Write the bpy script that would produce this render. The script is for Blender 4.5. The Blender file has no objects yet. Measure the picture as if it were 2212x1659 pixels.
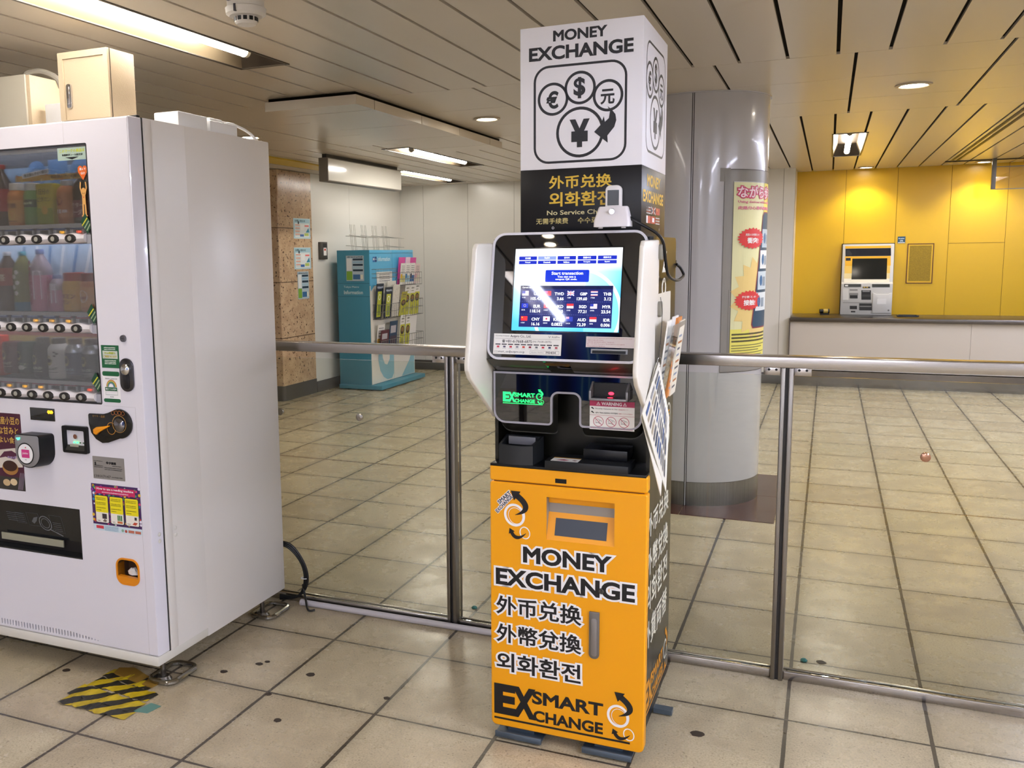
import bpy, bmesh, math, random
from mathutils import Vector, Matrix
from mathutils.geometry import tessellate_polygon

# ------------------------------------------------------------------ scene, camera, light
SC = bpy.context.scene
COL = SC.collection
PI = math.pi
H = 2.245                       # ceiling height
W_PX, H_PX = 2212, 1659
F_PX, CX, CY = 1953.33, 940.85, 806.58
RC = ((0.918, 0.396, -0.014), (0.039, -0.125, -0.991), (-0.395, 0.910, -0.130))


def L(c):
    """sRGB hex or 0-255 triple to linear"""
    if isinstance(c, str):
        c = [int(c[i:i + 2], 16) for i in (0, 2, 4)]
    return tuple((x / 255 / 12.92) if x / 255 <= .04045 else ((x / 255 + .055) / 1.055) ** 2.4 for x in c[:3])


cam = bpy.data.cameras.new('camera')
cam_o = bpy.data.objects.new('camera', cam)
COL.objects.link(cam_o)
rr, dd, ff = Vector(RC[0]).normalized(), Vector(RC[1]), Vector(RC[2]).normalized()
uu = rr.cross(ff).normalized()
rr = ff.cross(uu).normalized()
mw = Matrix((rr, uu, -ff)).transposed().to_4x4()
mw.translation = (0, 0, 1.41)
cam_o.matrix_world = mw
cam.sensor_width = 36
cam.lens = F_PX / W_PX * 36
cam.shift_x = (W_PX / 2 - CX) / W_PX
cam.shift_y = (CY - H_PX / 2) / W_PX
cam.clip_start = .02
SC.camera = cam_o

SC.view_settings.view_transform = 'Standard'
SC.view_settings.look = 'None'
SC.view_settings.gamma = 1
SC.view_settings.use_curve_mapping = False
SC.view_settings.exposure = 0.95
try:
    SC.cycles.use_denoising = True
    SC.cycles.denoiser = 'OPENIMAGEDENOISE'
    SC.cycles.max_bounces = 7
    SC.cycles.diffuse_bounces = 4
    SC.cycles.glossy_bounces = 4
    SC.cycles.transmission_bounces = 4
    SC.cycles.transparent_max_bounces = 12
    SC.cycles.sample_clamp_indirect = 6
    SC.cycles.caustics_reflective = False
    SC.cycles.caustics_refractive = False
except Exception:
    pass

wd = bpy.data.worlds.new('station_air')
SC.world = wd
wd.use_nodes = True
wd.node_tree.nodes['Background'].inputs[0].default_value = (1, .93, .82, 1)
wd.node_tree.nodes['Background'].inputs[1].default_value = .25
TUBE_POWER = 30.0
UNSEEN_POWER = 130.0
SPOT_POWER = 30.0

# ------------------------------------------------------------------ helpers


class MB:
    def __init__(s):
        s.v, s.f, s.m = [], [], []

    def add(s, vs, fs, mi=0):
        k = len(s.v)
        s.v += [tuple(p) for p in vs]
        for f in fs:
            s.f.append([i + k for i in f])
            s.m.append(mi)
        return s

    def bm(s, bm, mi=0):
        bm.verts.index_update()
        s.add([v.co for v in bm.verts], [[v.index for v in f.verts] for f in bm.faces], mi)
        bm.free()
        return s

    def box(s, x0, x1, y0, y1, z0, z1, mi=0, b=0, seg=2):
        vs = [(x, y, z) for x in (x0, x1) for y in (y0, y1) for z in (z0, z1)]
        fs = [(0, 1, 3, 2), (4, 6, 7, 5), (0, 4, 5, 1), (2, 3, 7, 6), (0, 2, 6, 4), (1, 5, 7, 3)]
        return s.solid(vs, fs, mi, b, seg)

    def solid(s, vs, fs, mi=0, b=0, seg=2):
        if not b:
            return s.add(vs, fs, mi)
        m = bmesh.new()
        bv = [m.verts.new(p) for p in vs]
        for f in fs:
            m.faces.new([bv[i] for i in f])
        bmesh.ops.recalc_face_normals(m, faces=m.faces)
        ed = [e for e in m.edges if e.calc_face_angle(0) > .5]
        bmesh.ops.bevel(m, geom=ed, offset=b, segments=seg, profile=.5, affect='EDGES', clamp_overlap=True)
        return s.bm(m, mi)

    def prism(s, poly, axis, a, b, mi=0, bev=0, seg=2):
        n = len(poly)
        def P(p, t):
            return {'x': (t, p[0], p[1]), 'y': (p[0], t, p[1]), 'z': (p[0], p[1], t)}[axis]
        vs = [P(p, a) for p in poly] + [P(p, b) for p in poly]
        fs = [list(range(n)), list(range(2 * n - 1, n - 1, -1))] + [[i, i + n, (i + 1) % n + n, (i + 1) % n] for i in range(n)]
        return s.solid(vs, fs, mi, bev, seg)

    def loft(s, loops, mi=0, caps=True, close=True):
        n = len(loops[0])
        vs = [p for l in loops for p in l]
        fs = []
        for k in range(len(loops) - 1):
            for i in range(n if close else n - 1):
                j = (i + 1) % n
                fs.append([k * n + i, k * n + j, (k + 1) * n + j, (k + 1) * n + i])
        if caps:
            fs.append(list(range(n))[::-1])
            fs.append([(len(loops) - 1) * n + i for i in range(n)])
        return s.add(vs, fs, mi)

    def cyl(s, p0, p1, r0, r1=None, n=24, mi=0, caps=True):
        r1 = r0 if r1 is None else r1
        p0, p1 = Vector(p0), Vector(p1)
        d = (p1 - p0).normalized()
        a = d.orthogonal().normalized()
        b = d.cross(a)
        lo = [[p + (a * math.cos(t) + b * math.sin(t)) * r for t in [2 * PI * i / n for i in range(n)]] for p, r in ((p0, r0), (p1, r1))]
        return s.loft(lo, mi, caps)

    def lathe(s, prof, c=(0, 0, 0), n=28, mi=0, sx=1, sy=1):
        lo = [[(c[0] + r * sx * math.cos(2 * PI * i / n), c[1] + r * sy * math.sin(2 * PI * i / n), c[2] + z) for i in range(n)] for r, z in prof]
        return s.loft(lo, mi, True)

    def tube(s, pts, r, n=8, mi=0, smooth=True):
        pts = [Vector(p) for p in pts]
        if smooth and len(pts) > 2:
            pts = spline(pts)
        lo = []
        a = None
        for i, p in enumerate(pts):
            d = (pts[min(i + 1, len(pts) - 1)] - pts[max(i - 1, 0)]).normalized()
            a = d.orthogonal().normalized() if a is None else (a - d * a.dot(d)).normalized()
            b = d.cross(a)
            lo.append([p + (a * math.cos(2 * PI * k / n) + b * math.sin(2 * PI * k / n)) * r for k in range(n)])
        return s.loft(lo, mi, True)

    def plate(s, outer, holes, a, b, mi=0, axis='y', mi_wall=None):
        """flat plate with holes between levels a (front) and b"""
        def P(p, t):
            return {'x': (t, p[0], p[1]), 'y': (p[0], t, p[1]), 'z': (p[0], p[1], t)}[axis]
        loops = [outer] + list(holes)
        flat = [p for l in loops for p in l]
        tris = tessellate_polygon([[Vector((p[0], p[1], 0)) for p in l] for l in loops])
        n = len(flat)
        s.add([P(p, a) for p in flat], [list(t) for t in tris], mi)
        s.add([P(p, b) for p in flat], [list(t)[::-1] for t in tris], mi)
        for l in loops:
            k = len(l)
            s.add([P(p, a) for p in l] + [P(p, b) for p in l], [[i, (i + 1) % k, (i + 1) % k + k, i + k] for i in range(k)], mi if mi_wall is None else mi_wall)
        return s

    def build(s, name, mats, parent=None, label=None, kind=None, map=None, smooth=35):
        me = bpy.data.meshes.new(name)
        vs = [map(p) for p in s.v] if map else s.v
        me.from_pydata(vs, [], s.f)
        mats = mats if isinstance(mats, (list, tuple)) else [mats]
        for m in mats:
            me.materials.append(m)
        for p, mi in zip(me.polygons, s.m):
            p.material_index = mi
        b = bmesh.new()
        b.from_mesh(me)
        bmesh.ops.remove_doubles(b, verts=b.verts, dist=1e-6)
        bmesh.ops.recalc_face_normals(b, faces=b.faces)
        b.to_mesh(me)
        b.free()
        if smooth:
            me.polygons.foreach_set('use_smooth', [True] * len(me.polygons))
            try:
                me.set_sharp_from_angle(angle=math.radians(smooth))
            except Exception:
                pass
        o = bpy.data.objects.new(name, me)
        COL.objects.link(o)
        if parent is not None:
            o.parent = parent
        if label:
            o['label'] = label
        if kind:
            o['kind'] = kind
        return o


def spline(pts, k=6):
    out = []
    n = len(pts)
    for i in range(n - 1):
        p0, p1, p2, p3 = pts[max(i - 1, 0)], pts[i], pts[i + 1], pts[min(i + 2, n - 1)]
        for j in range(k):
            t = j / k
            out.append(.5 * ((2 * p1) + (p2 - p0) * t + (2 * p0 - 5 * p1 + 4 * p2 - p3) * t * t + (3 * p1 - p0 - 3 * p2 + p3) * t ** 3))
    out.append(pts[-1])
    return out


def rrect(x0, x1, y0, y1, r, n=6):
    """rounded rectangle; r one radius or four (bl, br, tr, tl)"""
    rs = r if isinstance(r, (list, tuple)) else [r] * 4
    out = []
    for (cx, cy, sx, sy, a0), q in zip(((x0, y0, 1, 1, PI), (x1, y0, -1, 1, 1.5 * PI), (x1, y1, -1, -1, 0), (x0, y1, 1, -1, .5 * PI)), rs):
        if q <= 0:
            out.append((cx, cy))
            continue
        for i in range(n + 1):
            a = a0 + .5 * PI * i / n
            out.append((cx + sx * q + q * math.cos(a), cy + sy * q + q * math.sin(a)))
    return out


def circ(cx, cy, rx, ry=None, n=32, rot=0):
    ry = rx if ry is None else ry
    c, s_ = math.cos(rot), math.sin(rot)
    return [(cx + rx * math.cos(t) * c - ry * math.sin(t) * s_, cy + rx * math.cos(t) * s_ + ry * math.sin(t) * c) for t in [2 * PI * i / n for i in range(n)]]


def inset(poly, d):
    """inset a counter-clockwise polygon by d"""
    out = []
    n = len(poly)
    for i in range(n):
        p0, p1, p2 = Vector(poly[i - 1]), Vector(poly[i]), Vector(poly[(i + 1) % n])
        e1, e2 = (p1 - p0).normalized(), (p2 - p1).normalized()
        n1, n2 = Vector((-e1.y, e1.x)), Vector((-e2.y, e2.x))
        m = (n1 + n2)
        m = m / max(m.length_squared / 2, .3)
        out.append((p1.x + m.x * d, p1.y + m.y * d))
    return out


def tag(o, label, cat, group=None, kind=None):
    o['label'] = label
    o['category'] = cat
    if group:
        o['group'] = group
    if kind:
        o['kind'] = kind
    return o


def thing(name, label, cat, loc=(0, 0, 0), rz=0, group=None):
    o = bpy.data.objects.new(name, None)
    COL.objects.link(o)
    o.location = loc
    o.rotation_euler = (0, 0, rz)
    o.empty_display_size = .1
    return tag(o, label, cat, group)


def struct(mb, name, mats, **k):
    o = mb.build(name, mats, **k)
    o['kind'] = 'structure'
    return o


def copy_tree(o, parent=None):
    c = o.copy()
    COL.objects.link(c)
    if parent is not None:
        c.parent = parent
    for ch in list(o.children):
        copy_tree(ch, c)
    return c


# ---- lettering from the built-in font, flattened
_txt = {}


def glyphs(s, bold, res=4):
    key = (s, bold, res)
    if key not in _txt:
        cu = bpy.data.curves.new('t', 'FONT')
        cu.body = s
        cu.size = 1
        cu.resolution_u = res
        cu.bevel_depth = bold
        cu.bevel_resolution = 0
        o = bpy.data.objects.new('t', cu)
        me = o.to_mesh()
        vs = [(v.co.x, v.co.y, .75 * max(0, v.co.z) / bold if bold else 0) for v in me.vertices]
        fs = [tuple(p.vertices) for p in me.polygons if p.normal.z > 1e-4]
        used = sorted({i for f in fs for i in f})
        ix = {q: i for i, q in enumerate(used)}
        vs = [vs[q] for q in used]
        fs = [[ix[q] for q in f] for f in fs]
        o.to_mesh_clear()
        bpy.data.objects.remove(o)
        bpy.data.curves.remove(cu)
        _txt[key] = (vs, fs)
    return _txt[key]


class Sheet:
    """flat printed work: x to the right, y up, in metres; lay = layer above the surface"""

    def __init__(s, step=.0003):
        s.mb = MB()
        s.mats = []
        s.step = step

    def mi(s, m):
        if m not in s.mats:
            s.mats.append(m)
        return s.mats.index(m)

    def poly(s, pts, m, lay=1):
        tris = tessellate_polygon([[Vector((p[0], p[1], 0)) for p in pts]])
        s.mb.add([(p[0], p[1], lay) for p in pts], [list(t) for t in tris], s.mi(m))

    def rect(s, x0, x1, y0, y1, m, lay=1, nx=1):
        for i in range(nx):
            a, b = x0 + (x1 - x0) * i / nx, x0 + (x1 - x0) * (i + 1) / nx
            s.mb.add([(a, y0, lay), (b, y0, lay), (b, y1, lay), (a, y1, lay)], [[0, 1, 2, 3]], s.mi(m))

    def rr(s, x0, x1, y0, y1, r, m, lay=1):
        p = rrect(x0, x1, y0, y1, r, 4)
        s.mb.add([(q[0], q[1], lay) for q in p], [list(range(len(p)))], s.mi(m))

    def ring(s, outer, inner, m, lay=1):
        n = len(outer)
        s.mb.add([(p[0], p[1], lay) for p in outer] + [(p[0], p[1], lay) for p in inner], [[i, (i + 1) % n, n + (i + 1) % n, n + i] for i in range(n)], s.mi(m))

    def disc(s, cx, cy, r, m, lay=1, ry=None, n=24):
        p = circ(cx, cy, r, ry, n)
        s.mb.add([(q[0], q[1], lay) for q in p], [list(range(n))], s.mi(m))

    def circle(s, cx, cy, r, w, m, lay=1, ry=None, n=36, rot=0):
        ry = r if ry is None else ry
        s.ring(circ(cx, cy, r, ry, n, rot), circ(cx, cy, r - w, ry - w, n, rot), m, lay)

    def line(s, pts, w, m, lay=1):
        for (x0, y0), (x1, y1) in zip(pts, pts[1:]):
            d = Vector((x1 - x0, y1 - y0))
            n = Vector((-d.y, d.x)).normalized() * w / 2
            s.mb.add([(x0 - n.x, y0 - n.y, lay), (x1 - n.x, y1 - n.y, lay), (x1 + n.x, y1 + n.y, lay), (x0 + n.x, y0 + n.y, lay)], [[0, 1, 2, 3]], s.mi(m))

    def text(s, t, x0, x1, y0, y1, m, bold=.0, lay=2, out=None, ow=.07, al=None, rot=0, res=4):
        """fill the box x0..x1, y0..y1 (al = 'l','c','r' keeps the proportions and aligns)"""
        vs, fs = glyphs(t, bold, res)
        if not vs:
            return
        ax0, ax1 = min(v[0] for v in vs), max(v[0] for v in vs)
        ay0, ay1 = min(v[1] for v in vs), max(v[1] for v in vs)
        ky = (y1 - y0) / (ay1 - ay0)
        kx = (x1 - x0) / (ax1 - ax0)
        bx = x0
        if al:
            kx = min(ky, kx)
            w = kx * (ax1 - ax0)
            bx = {'l': x0, 'c': (x0 + x1 - w) / 2, 'r': x1 - w}[al]
        c, sn = math.cos(rot), math.sin(rot)
        mx, my = (x0 + x1) / 2, (y0 + y1) / 2

        def tr(v):
            x, y = bx + (v[0] - ax0) * kx, y0 + (v[1] - ay0) * ky
            if rot:
                x, y = mx + (x - mx) * c - (y - my) * sn, my + (x - mx) * sn + (y - my) * c
            return x, y
        s.mb.add([(*tr(v), lay + v[2]) for v in vs], fs, s.mi(m))
        if out:
            ov, of = glyphs(t, bold + ow, res)
            s.mb.add([(*tr(v), lay - 1 + v[2]) for v in ov], of, s.mi(out))

    def scribble(s, x0, x1, y0, y1, m, lay=2, seed=0, gap=.25):
        """rows of tiny illegible print"""
        r = random.Random(seed)
        x = x0
        hgt = y1 - y0
        while x < x1:
            w = hgt * r.uniform(.5, 1.1)
            s.rect(x, min(x + w, x1), y0 + hgt * r.uniform(0, .2), y1 - hgt * r.uniform(0, .25), m, lay)
            x += w + hgt * gap

    def build(s, name, mapf, parent=None, label=None, cut=None):
        st = s.step
        if cut:                      # slice the flat print so that it can follow a curved surface
            b = bmesh.new()
            vs = [b.verts.new(p) for p in s.mb.v]
            for f, mi in zip(s.mb.f, s.mb.m):
                try:
                    b.faces.new([vs[i] for i in f]).material_index = mi
                except ValueError:
                    pass
            x = cut[0] + cut[2]
            while x < cut[1]:
                bmesh.ops.bisect_plane(b, geom=b.verts[:] + b.edges[:] + b.faces[:], plane_co=(x, 0, 0), plane_no=(1, 0, 0))
                x += cut[2]
            b.verts.index_update()
            s.mb.v = [tuple(v.co) for v in b.verts]
            s.mb.f = [[v.index for v in f.verts] for f in b.faces]
            s.mb.m = [f.material_index for f in b.faces]
            b.free()
        return s.mb.build(name, s.mats, parent, label, map=lambda p: mapf(p[0], p[1], p[2] * st), smooth=0)


# planar maps
def on_y(v):      # face looking to -y (x = u, y = z)
    return lambda x, y, l: (x, v - l, y)


def on_x(u):      # face looking to +x; print runs along +y
    return lambda x, y, l: (u + l, x, y)


def on_z(z):
    return lambda x, y, l: (x, y, z + l)


# ------------------------------------------------------------------ materials
_m = {}


def M(name, c, rough=.5, metal=0, spec=.5, emit=0, coat=0, noise=None, bump=0, bscale=200, alpha=1, ec=None):
    if name in _m:
        return _m[name]
    m = bpy.data.materials.new(name)
    m.use_nodes = True
    nt = m.node_tree
    p = nt.nodes['Principled BSDF']
    lc = (*L(c), 1)
    p.inputs['Base Color'].default_value = lc
    p.inputs['Roughness'].default_value = rough
    p.inputs['Metallic'].default_value = metal
    p.inputs['Specular IOR Level'].default_value = spec
    if coat:
        p.inputs['Coat Weight'].default_value = coat
        p.inputs['Coat Roughness'].default_value = .04
    if emit:
        p.inputs['Emission Color'].default_value = (*L(ec), 1) if ec else lc
        p.inputs['Emission Strength'].default_value = emit
    if alpha < 1:
        p.inputs['Alpha'].default_value = alpha
    if noise:
        sc, amt = noise
        tc = nt.nodes.new('ShaderNodeTexCoord')
        n = nt.nodes.new('ShaderNodeTexNoise')
        n.inputs['Scale'].default_value = sc
        n.inputs['Detail'].default_value = 5
        mx = nt.nodes.new('ShaderNodeMix')
        mx.data_type = 'RGBA'
        mx.blend_type = 'MULTIPLY'
        mx.inputs[0].default_value = amt
        mx.inputs[6].default_value = lc
        nt.links.new(tc.outputs['Object'], n.inputs['Vector'])
        nt.links.new(n.outputs['Color'], mx.inputs[7])
        r = nt.nodes.new('ShaderNodeValToRGB')
        r.color_ramp.elements[0].position = .3
        r.color_ramp.elements[1].position = .7
        r.color_ramp.elements[0].color = (.5, .5, .5, 1)
        nt.links.new(n.outputs['Fac'], r.inputs[0])
        nt.links.new(r.outputs[0], mx.inputs[7])
        nt.links.new(mx.outputs[2], p.inputs['Base Color'])
    if bump:
        tc = nt.nodes.new('ShaderNodeTexCoord')
        n = nt.nodes.new('ShaderNodeTexNoise')
        n.inputs['Scale'].default_value = bscale
        b = nt.nodes.new('ShaderNodeBump')
        b.inputs['Strength'].default_value = bump
        b.inputs['Distance'].default_value = .002
        nt.links.new(tc.outputs['Object'], n.inputs['Vector'])
        nt.links.new(n.outputs['Fac'], b.inputs['Height'])
        nt.links.new(b.outputs[0], p.inputs['Normal'])
    _m[name] = m
    return m


def P(c, rough=.45):
    """printing ink"""
    return M('ink_' + (c if isinstance(c, str) else '%d_%d_%d' % tuple(c)), c, rough)


def EM(c, s):
    return M('lit_%s_%g' % (c, s), '050505', .3, emit=s, ec=c)


def glass(name, tint, refl=1.0, fac_tint=1.0):
    m = bpy.data.materials.new(name)
    m.use_nodes = True
    nt = m.node_tree
    nt.nodes.clear()
    o = nt.nodes.new('ShaderNodeOutputMaterial')
    t = nt.nodes.new('ShaderNodeBsdfTransparent')
    t.inputs[0].default_value = (*tint, 1)
    g = nt.nodes.new('ShaderNodeBsdfGlossy')
    g.inputs['Roughness'].default_value = .02
    f = nt.nodes.new('ShaderNodeFresnel')
    f.inputs[0].default_value = 1.45
    mu = nt.nodes.new('ShaderNodeMath')
    mu.operation = 'MULTIPLY'
    mu.inputs[1].default_value = refl
    mx = nt.nodes.new('ShaderNodeMixShader')
    nt.links.new(f.outputs[0], mu.inputs[0])
    nt.links.new(mu.outputs[0], mx.inputs[0])
    nt.links.new(t.outputs[0], mx.inputs[1])
    nt.links.new(g.outputs[0], mx.inputs[2])
    nt.links.new(mx.outputs[0], o.inputs[0])
    return m


def node_mat(name):
    m = bpy.data.materials.new(name)
    m.use_nodes = True
    return m, m.node_tree, m.node_tree.nodes['Principled BSDF']


def mth(nt, op, a, b=None, c=None):
    n = nt.nodes.new('ShaderNodeMath')
    n.operation = op
    for i, x in enumerate((a, b, c)):
        if x is None:
            continue
        if isinstance(x, (int, float)):
            n.inputs[i].default_value = x
        else:
            nt.links.new(x, n.inputs[i])
    return n.outputs[0]


def mixc(nt, fac, a, b, mode='MIX'):
    n = nt.nodes.new('ShaderNodeMix')
    n.data_type = 'RGBA'
    n.blend_type = mode
    for i, x in ((0, fac), (6, a), (7, b)):
        if isinstance(x, (int, float)):
            n.inputs[i].default_value = x
        elif isinstance(x, tuple):
            n.inputs[i].default_value = (*x[:3], 1)
        else:
            nt.links.new(x, n.inputs[i])
    return n.outputs[2]


def ramp(nt, fac, stops):
    r = nt.nodes.new('ShaderNodeValToRGB')
    while len(r.color_ramp.elements) < len(stops):
        r.color_ramp.elements.new(.5)
    for e, (p, c) in zip(r.color_ramp.elements, stops):
        e.position = p
        e.color = (*c[:3], 1) if isinstance(c, tuple) else (c, c, c, 1)
    nt.links.new(fac, r.inputs[0])
    return r.outputs[0]


def noise(nt, vec, scale, detail=3, rough=.5):
    n = nt.nodes.new('ShaderNodeTexNoise')
    n.inputs['Scale'].default_value = scale
    n.inputs['Detail'].default_value = detail
    n.inputs['Roughness'].default_value = rough
    nt.links.new(vec, n.inputs['Vector'])
    return n.outputs['Fac']


# floor tiles 0.391 x 0.435 m with dark joints
TX0, TXP, TY0, TYP = -.066, .391, 1.908, .435


def floor_mat():
    m, nt, p = node_mat('terrazzo_floor_tiles')
    tc = nt.nodes.new('ShaderNodeTexCoord')
    sp = nt.nodes.new('ShaderNodeSeparateXYZ')
    nt.links.new(tc.outputs['Object'], sp.inputs[0])
    wob = noise(nt, tc.outputs['Object'], 14, 3)
    tx = mth(nt, 'DIVIDE', mth(nt, 'SUBTRACT', sp.outputs[0], TX0), TXP)
    ty = mth(nt, 'DIVIDE', mth(nt, 'SUBTRACT', sp.outputs[1], TY0), TYP)
    fx, fy = mth(nt, 'FRACT', tx), mth(nt, 'FRACT', ty)
    ex = mth(nt, 'MULTIPLY', mth(nt, 'MINIMUM', fx, mth(nt, 'SUBTRACT', 1, fx)), TXP)
    ey = mth(nt, 'MULTIPLY', mth(nt, 'MINIMUM', fy, mth(nt, 'SUBTRACT', 1, fy)), TYP)
    wv = mth(nt, 'MULTIPLY', mth(nt, 'SUBTRACT', wob, .5), .004)
    jx = mth(nt, 'LESS_THAN', mth(nt, 'ADD', ex, wv), .0056)
    jy = mth(nt, 'LESS_THAN', mth(nt, 'ADD', ey, wv), .0042)
    joint = mth(nt, 'MAXIMUM', jx, jy)
    # expansion joint
    ej = mth(nt, 'LESS_THAN', mth(nt, 'ABSOLUTE', mth(nt, 'SUBTRACT', sp.outputs[1], TY0 + 8 * TYP)), .008)
    cb = nt.nodes.new('ShaderNodeCombineXYZ')
    nt.links.new(mth(nt, 'FLOOR', tx), cb.inputs[0])
    nt.links.new(mth(nt, 'FLOOR', ty), cb.inputs[1])
    wn = nt.nodes.new('ShaderNodeTexWhiteNoise')
    nt.links.new(cb.outputs[0], wn.inputs['Vector'])
    base = ramp(nt, wn.outputs['Value'], [(0, L('bcae94')), (.5, L('cbbea4')), (1, L('c4b89c'))])
    fine = noise(nt, tc.outputs['Object'], 170, 4, .7)
    base = mixc(nt, .85, base, ramp(nt, fine, [(.28, (.42, .38, .34)), (.45, (.85, .83, .8)), (.7, (1.12, 1.1, 1.05))]), 'MULTIPLY')
    big = noise(nt, tc.outputs['Object'], 5.5, 5, .6)
    base = mixc(nt, .8, base, ramp(nt, big, [(.3, (.74, .72, .69)), (.6, (1.02, 1.02, 1.0))]), 'MULTIPLY')
    vo = nt.nodes.new('ShaderNodeTexVoronoi')
    vo.inputs['Scale'].default_value = 75
    nt.links.new(tc.outputs['Object'], vo.inputs['Vector'])
    spk = mth(nt, 'MULTIPLY', mth(nt, 'LESS_THAN', vo.outputs['Distance'], .22), mth(nt, 'GREATER_THAN', noise(nt, tc.outputs['Object'], 33), .56))
    base = mixc(nt, mth(nt, 'MULTIPLY', spk, .45), base, L('4c4034'))
    # worn grime along the joints
    dist = mth(nt, 'MINIMUM', ex, ey)
    gr = mth(nt, 'MULTIPLY', ramp(nt, dist, [(0, 1.0), (.045, 0.0)]), mth(nt, 'MULTIPLY', big, .55))
    base = mixc(nt, gr, base, L('5c5140'))
    base = mixc(nt, mth(nt, 'MULTIPLY', joint, .92), base, L('362d25'))
    rust = mixc(nt, noise(nt, tc.outputs['Object'], 9), L('3a2a1c'), L('7c4d22'))
    base = mixc(nt, mth(nt, 'MULTIPLY', ej, .85), base, rust)
    nt.links.new(base, p.inputs['Base Color'])
    nt.links.new(ramp(nt, big, [(.3, .36), (.7, .2)]), p.inputs['Roughness'])
    p.inputs['Specular IOR Level'].default_value = .5
    b = nt.nodes.new('ShaderNodeBump')
    b.inputs['Strength'].default_value = .25
    b.inputs['Distance'].default_value = .003
    nt.links.new(mth(nt, 'SUBTRACT', mth(nt, 'MULTIPLY', fine, .25), joint), b.inputs['Height'])
    nt.links.new(b.outputs[0], p.inputs['Normal'])
    return m


def granite_mat():
    m, nt, p = node_mat('pink_granite')
    tc = nt.nodes.new('ShaderNodeTexCoord')
    v = tc.outputs['Object']
    n1 = noise(nt, v, 38, 4, .6)
    n2 = noise(nt, v, 75, 3, .6)
    base = ramp(nt, noise(nt, v, 12, 4), [(.3, L('b89a7b')), (.7, L('d0b594'))])
    base = mixc(nt, .6, base, ramp(nt, n2, [(.3, (.75, .7, .65)), (.7, (1.1, 1.08, 1.05))]), 'MULTIPLY')
    base = mixc(nt, mth(nt, 'LESS_THAN', n1, .385), base, L('4a3426'))
    sp = nt.nodes.new('ShaderNodeSeparateXYZ')
    nt.links.new(v, sp.inputs[0])
    j = None
    for zz in (.62, 1.165, 1.69):
        q = mth(nt, 'LESS_THAN', mth(nt, 'ABSOLUTE', mth(nt, 'SUBTRACT', sp.outputs[2], zz)), .005)
        j = q if j is None else mth(nt, 'MAXIMUM', j, q)
    base = mixc(nt, mth(nt, 'MULTIPLY', j, .8), base, L('4b382b'))
    nt.links.new(base, p.inputs['Base Color'])
    p.inputs['Roughness'].default_value = .22
    return m


def brushed(name, c, rough=.28, axis=0, amount=.35):
    m, nt, p = node_mat(name)
    tc = nt.nodes.new('ShaderNodeTexCoord')
    mp = nt.nodes.new('ShaderNodeMapping')
    s = [260, 260, 260]
    s[axis] = 2
    mp.inputs['Scale'].default_value = s
    nt.links.new(tc.outputs['Object'], mp.inputs[0])
    n = noise(nt, mp.outputs[0], 1, 2)
    p.inputs['Metallic'].default_value = 1
    nt.links.new(mixc(nt, amount, L(c), ramp(nt, n, [(.3, (.6, .6, .6)), (.7, (1, 1, 1))]), 'MULTIPLY'), p.inputs['Base Color'])
    p.inputs['Roughness'].default_value = rough
    return m


FLOOR = floor_mat()
GRANITE = granite_mat()
CEIL = M('cream_ceiling_panel', 'd3cabb', .25, spec=.6)
CEIL_GAP = M('ceiling_joint', '16120c', .9, spec=.1)
WALL = M('warm_white_wall_panel', 'dfdcd5', .3, spec=.5)
WALL_JOINT = M('wall_joint', '8d877c', .6)
YELLOW = M('yellow_wall_panel', 'd9ae16', .3)
YELLOW_D = M('yellow_joint', '8a6a0e', .6)
BASEB = M('grey_baseboard', '4e4a45', .4)
STEEL = brushed('brushed_steel', 'b4afab', .22, 0)
STEEL_V = brushed('brushed_steel_upright', '8f8a84', .3, 2)
STEEL_D = brushed('dark_steel', '6f6a66', .3, 0)
CHROME = M('chrome', 'd8d8dc', .08, 1)
BLACK = M('black_plastic', '0a0a0c', .4, spec=.35)
BLACKG = M('black_gloss', '060608', .02)
BLACKG.node_tree.nodes['Principled BSDF'].inputs['IOR'].default_value = 1.75
DARKG = M('charcoal_plastic', '18191b', .45, spec=.4)
GREY = M('grey_plastic', '77777b', .4)
GREY_D = M('grey_dark_plastic', '4a4a4a', .3)
SILVER = M('silver_rim', 'b4b4c0', .3, .3)
OFFW = M('offwhite_plastic', 'e2ddd3', .35)
WHITE = M('white_paint', 'e4e2e6', .3)
SIGNW = M('sign_white', 'ecebf2', .45)
VMW = M('vending_white', 'e2dfe8', .18, coat=.35)
VMS = M('vending_side_white', 'e3ded9', .3)
VMT = M('vending_trim_white', 'd9d5cc', .25)
ORANGE = M('kiosk_orange', 'f2a404', .38)
ORANGE_L = M('kiosk_orange_slope', 'f0a21c', .4)
KBODY = M('kiosk_black_paint', '17150e', .28, spec=.4)
LBLUE = M('rack_teal', '3f89a3', .4)
LBLUE2 = M('rack_blue', '5ab0da', .4)
BEIGE = M('cabinet_beige', 'c4b297', .5, bump=.3, bscale=300)
PAPER = M('paper_white', 'eeece8', .6)
RUBBER = M('black_cable', '0c0c0e', .45)
WHITEC = M('white_cable', 'efefef', .4)
COLUMN_M = M('column_enamel', 'b9b7ba', .2, coat=.3)
COLJ = M('column_joint', '1c1a1c', .5)
INK = P('0d0c11')
INKW = P('f2f0f2')
INKY = P('efb81c')
INKR = P('b5254f')
# ------------------------------------------------------------------ room
XL, XR, YB, YF = -6.6, 5.2, 10.75, -4.2

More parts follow.
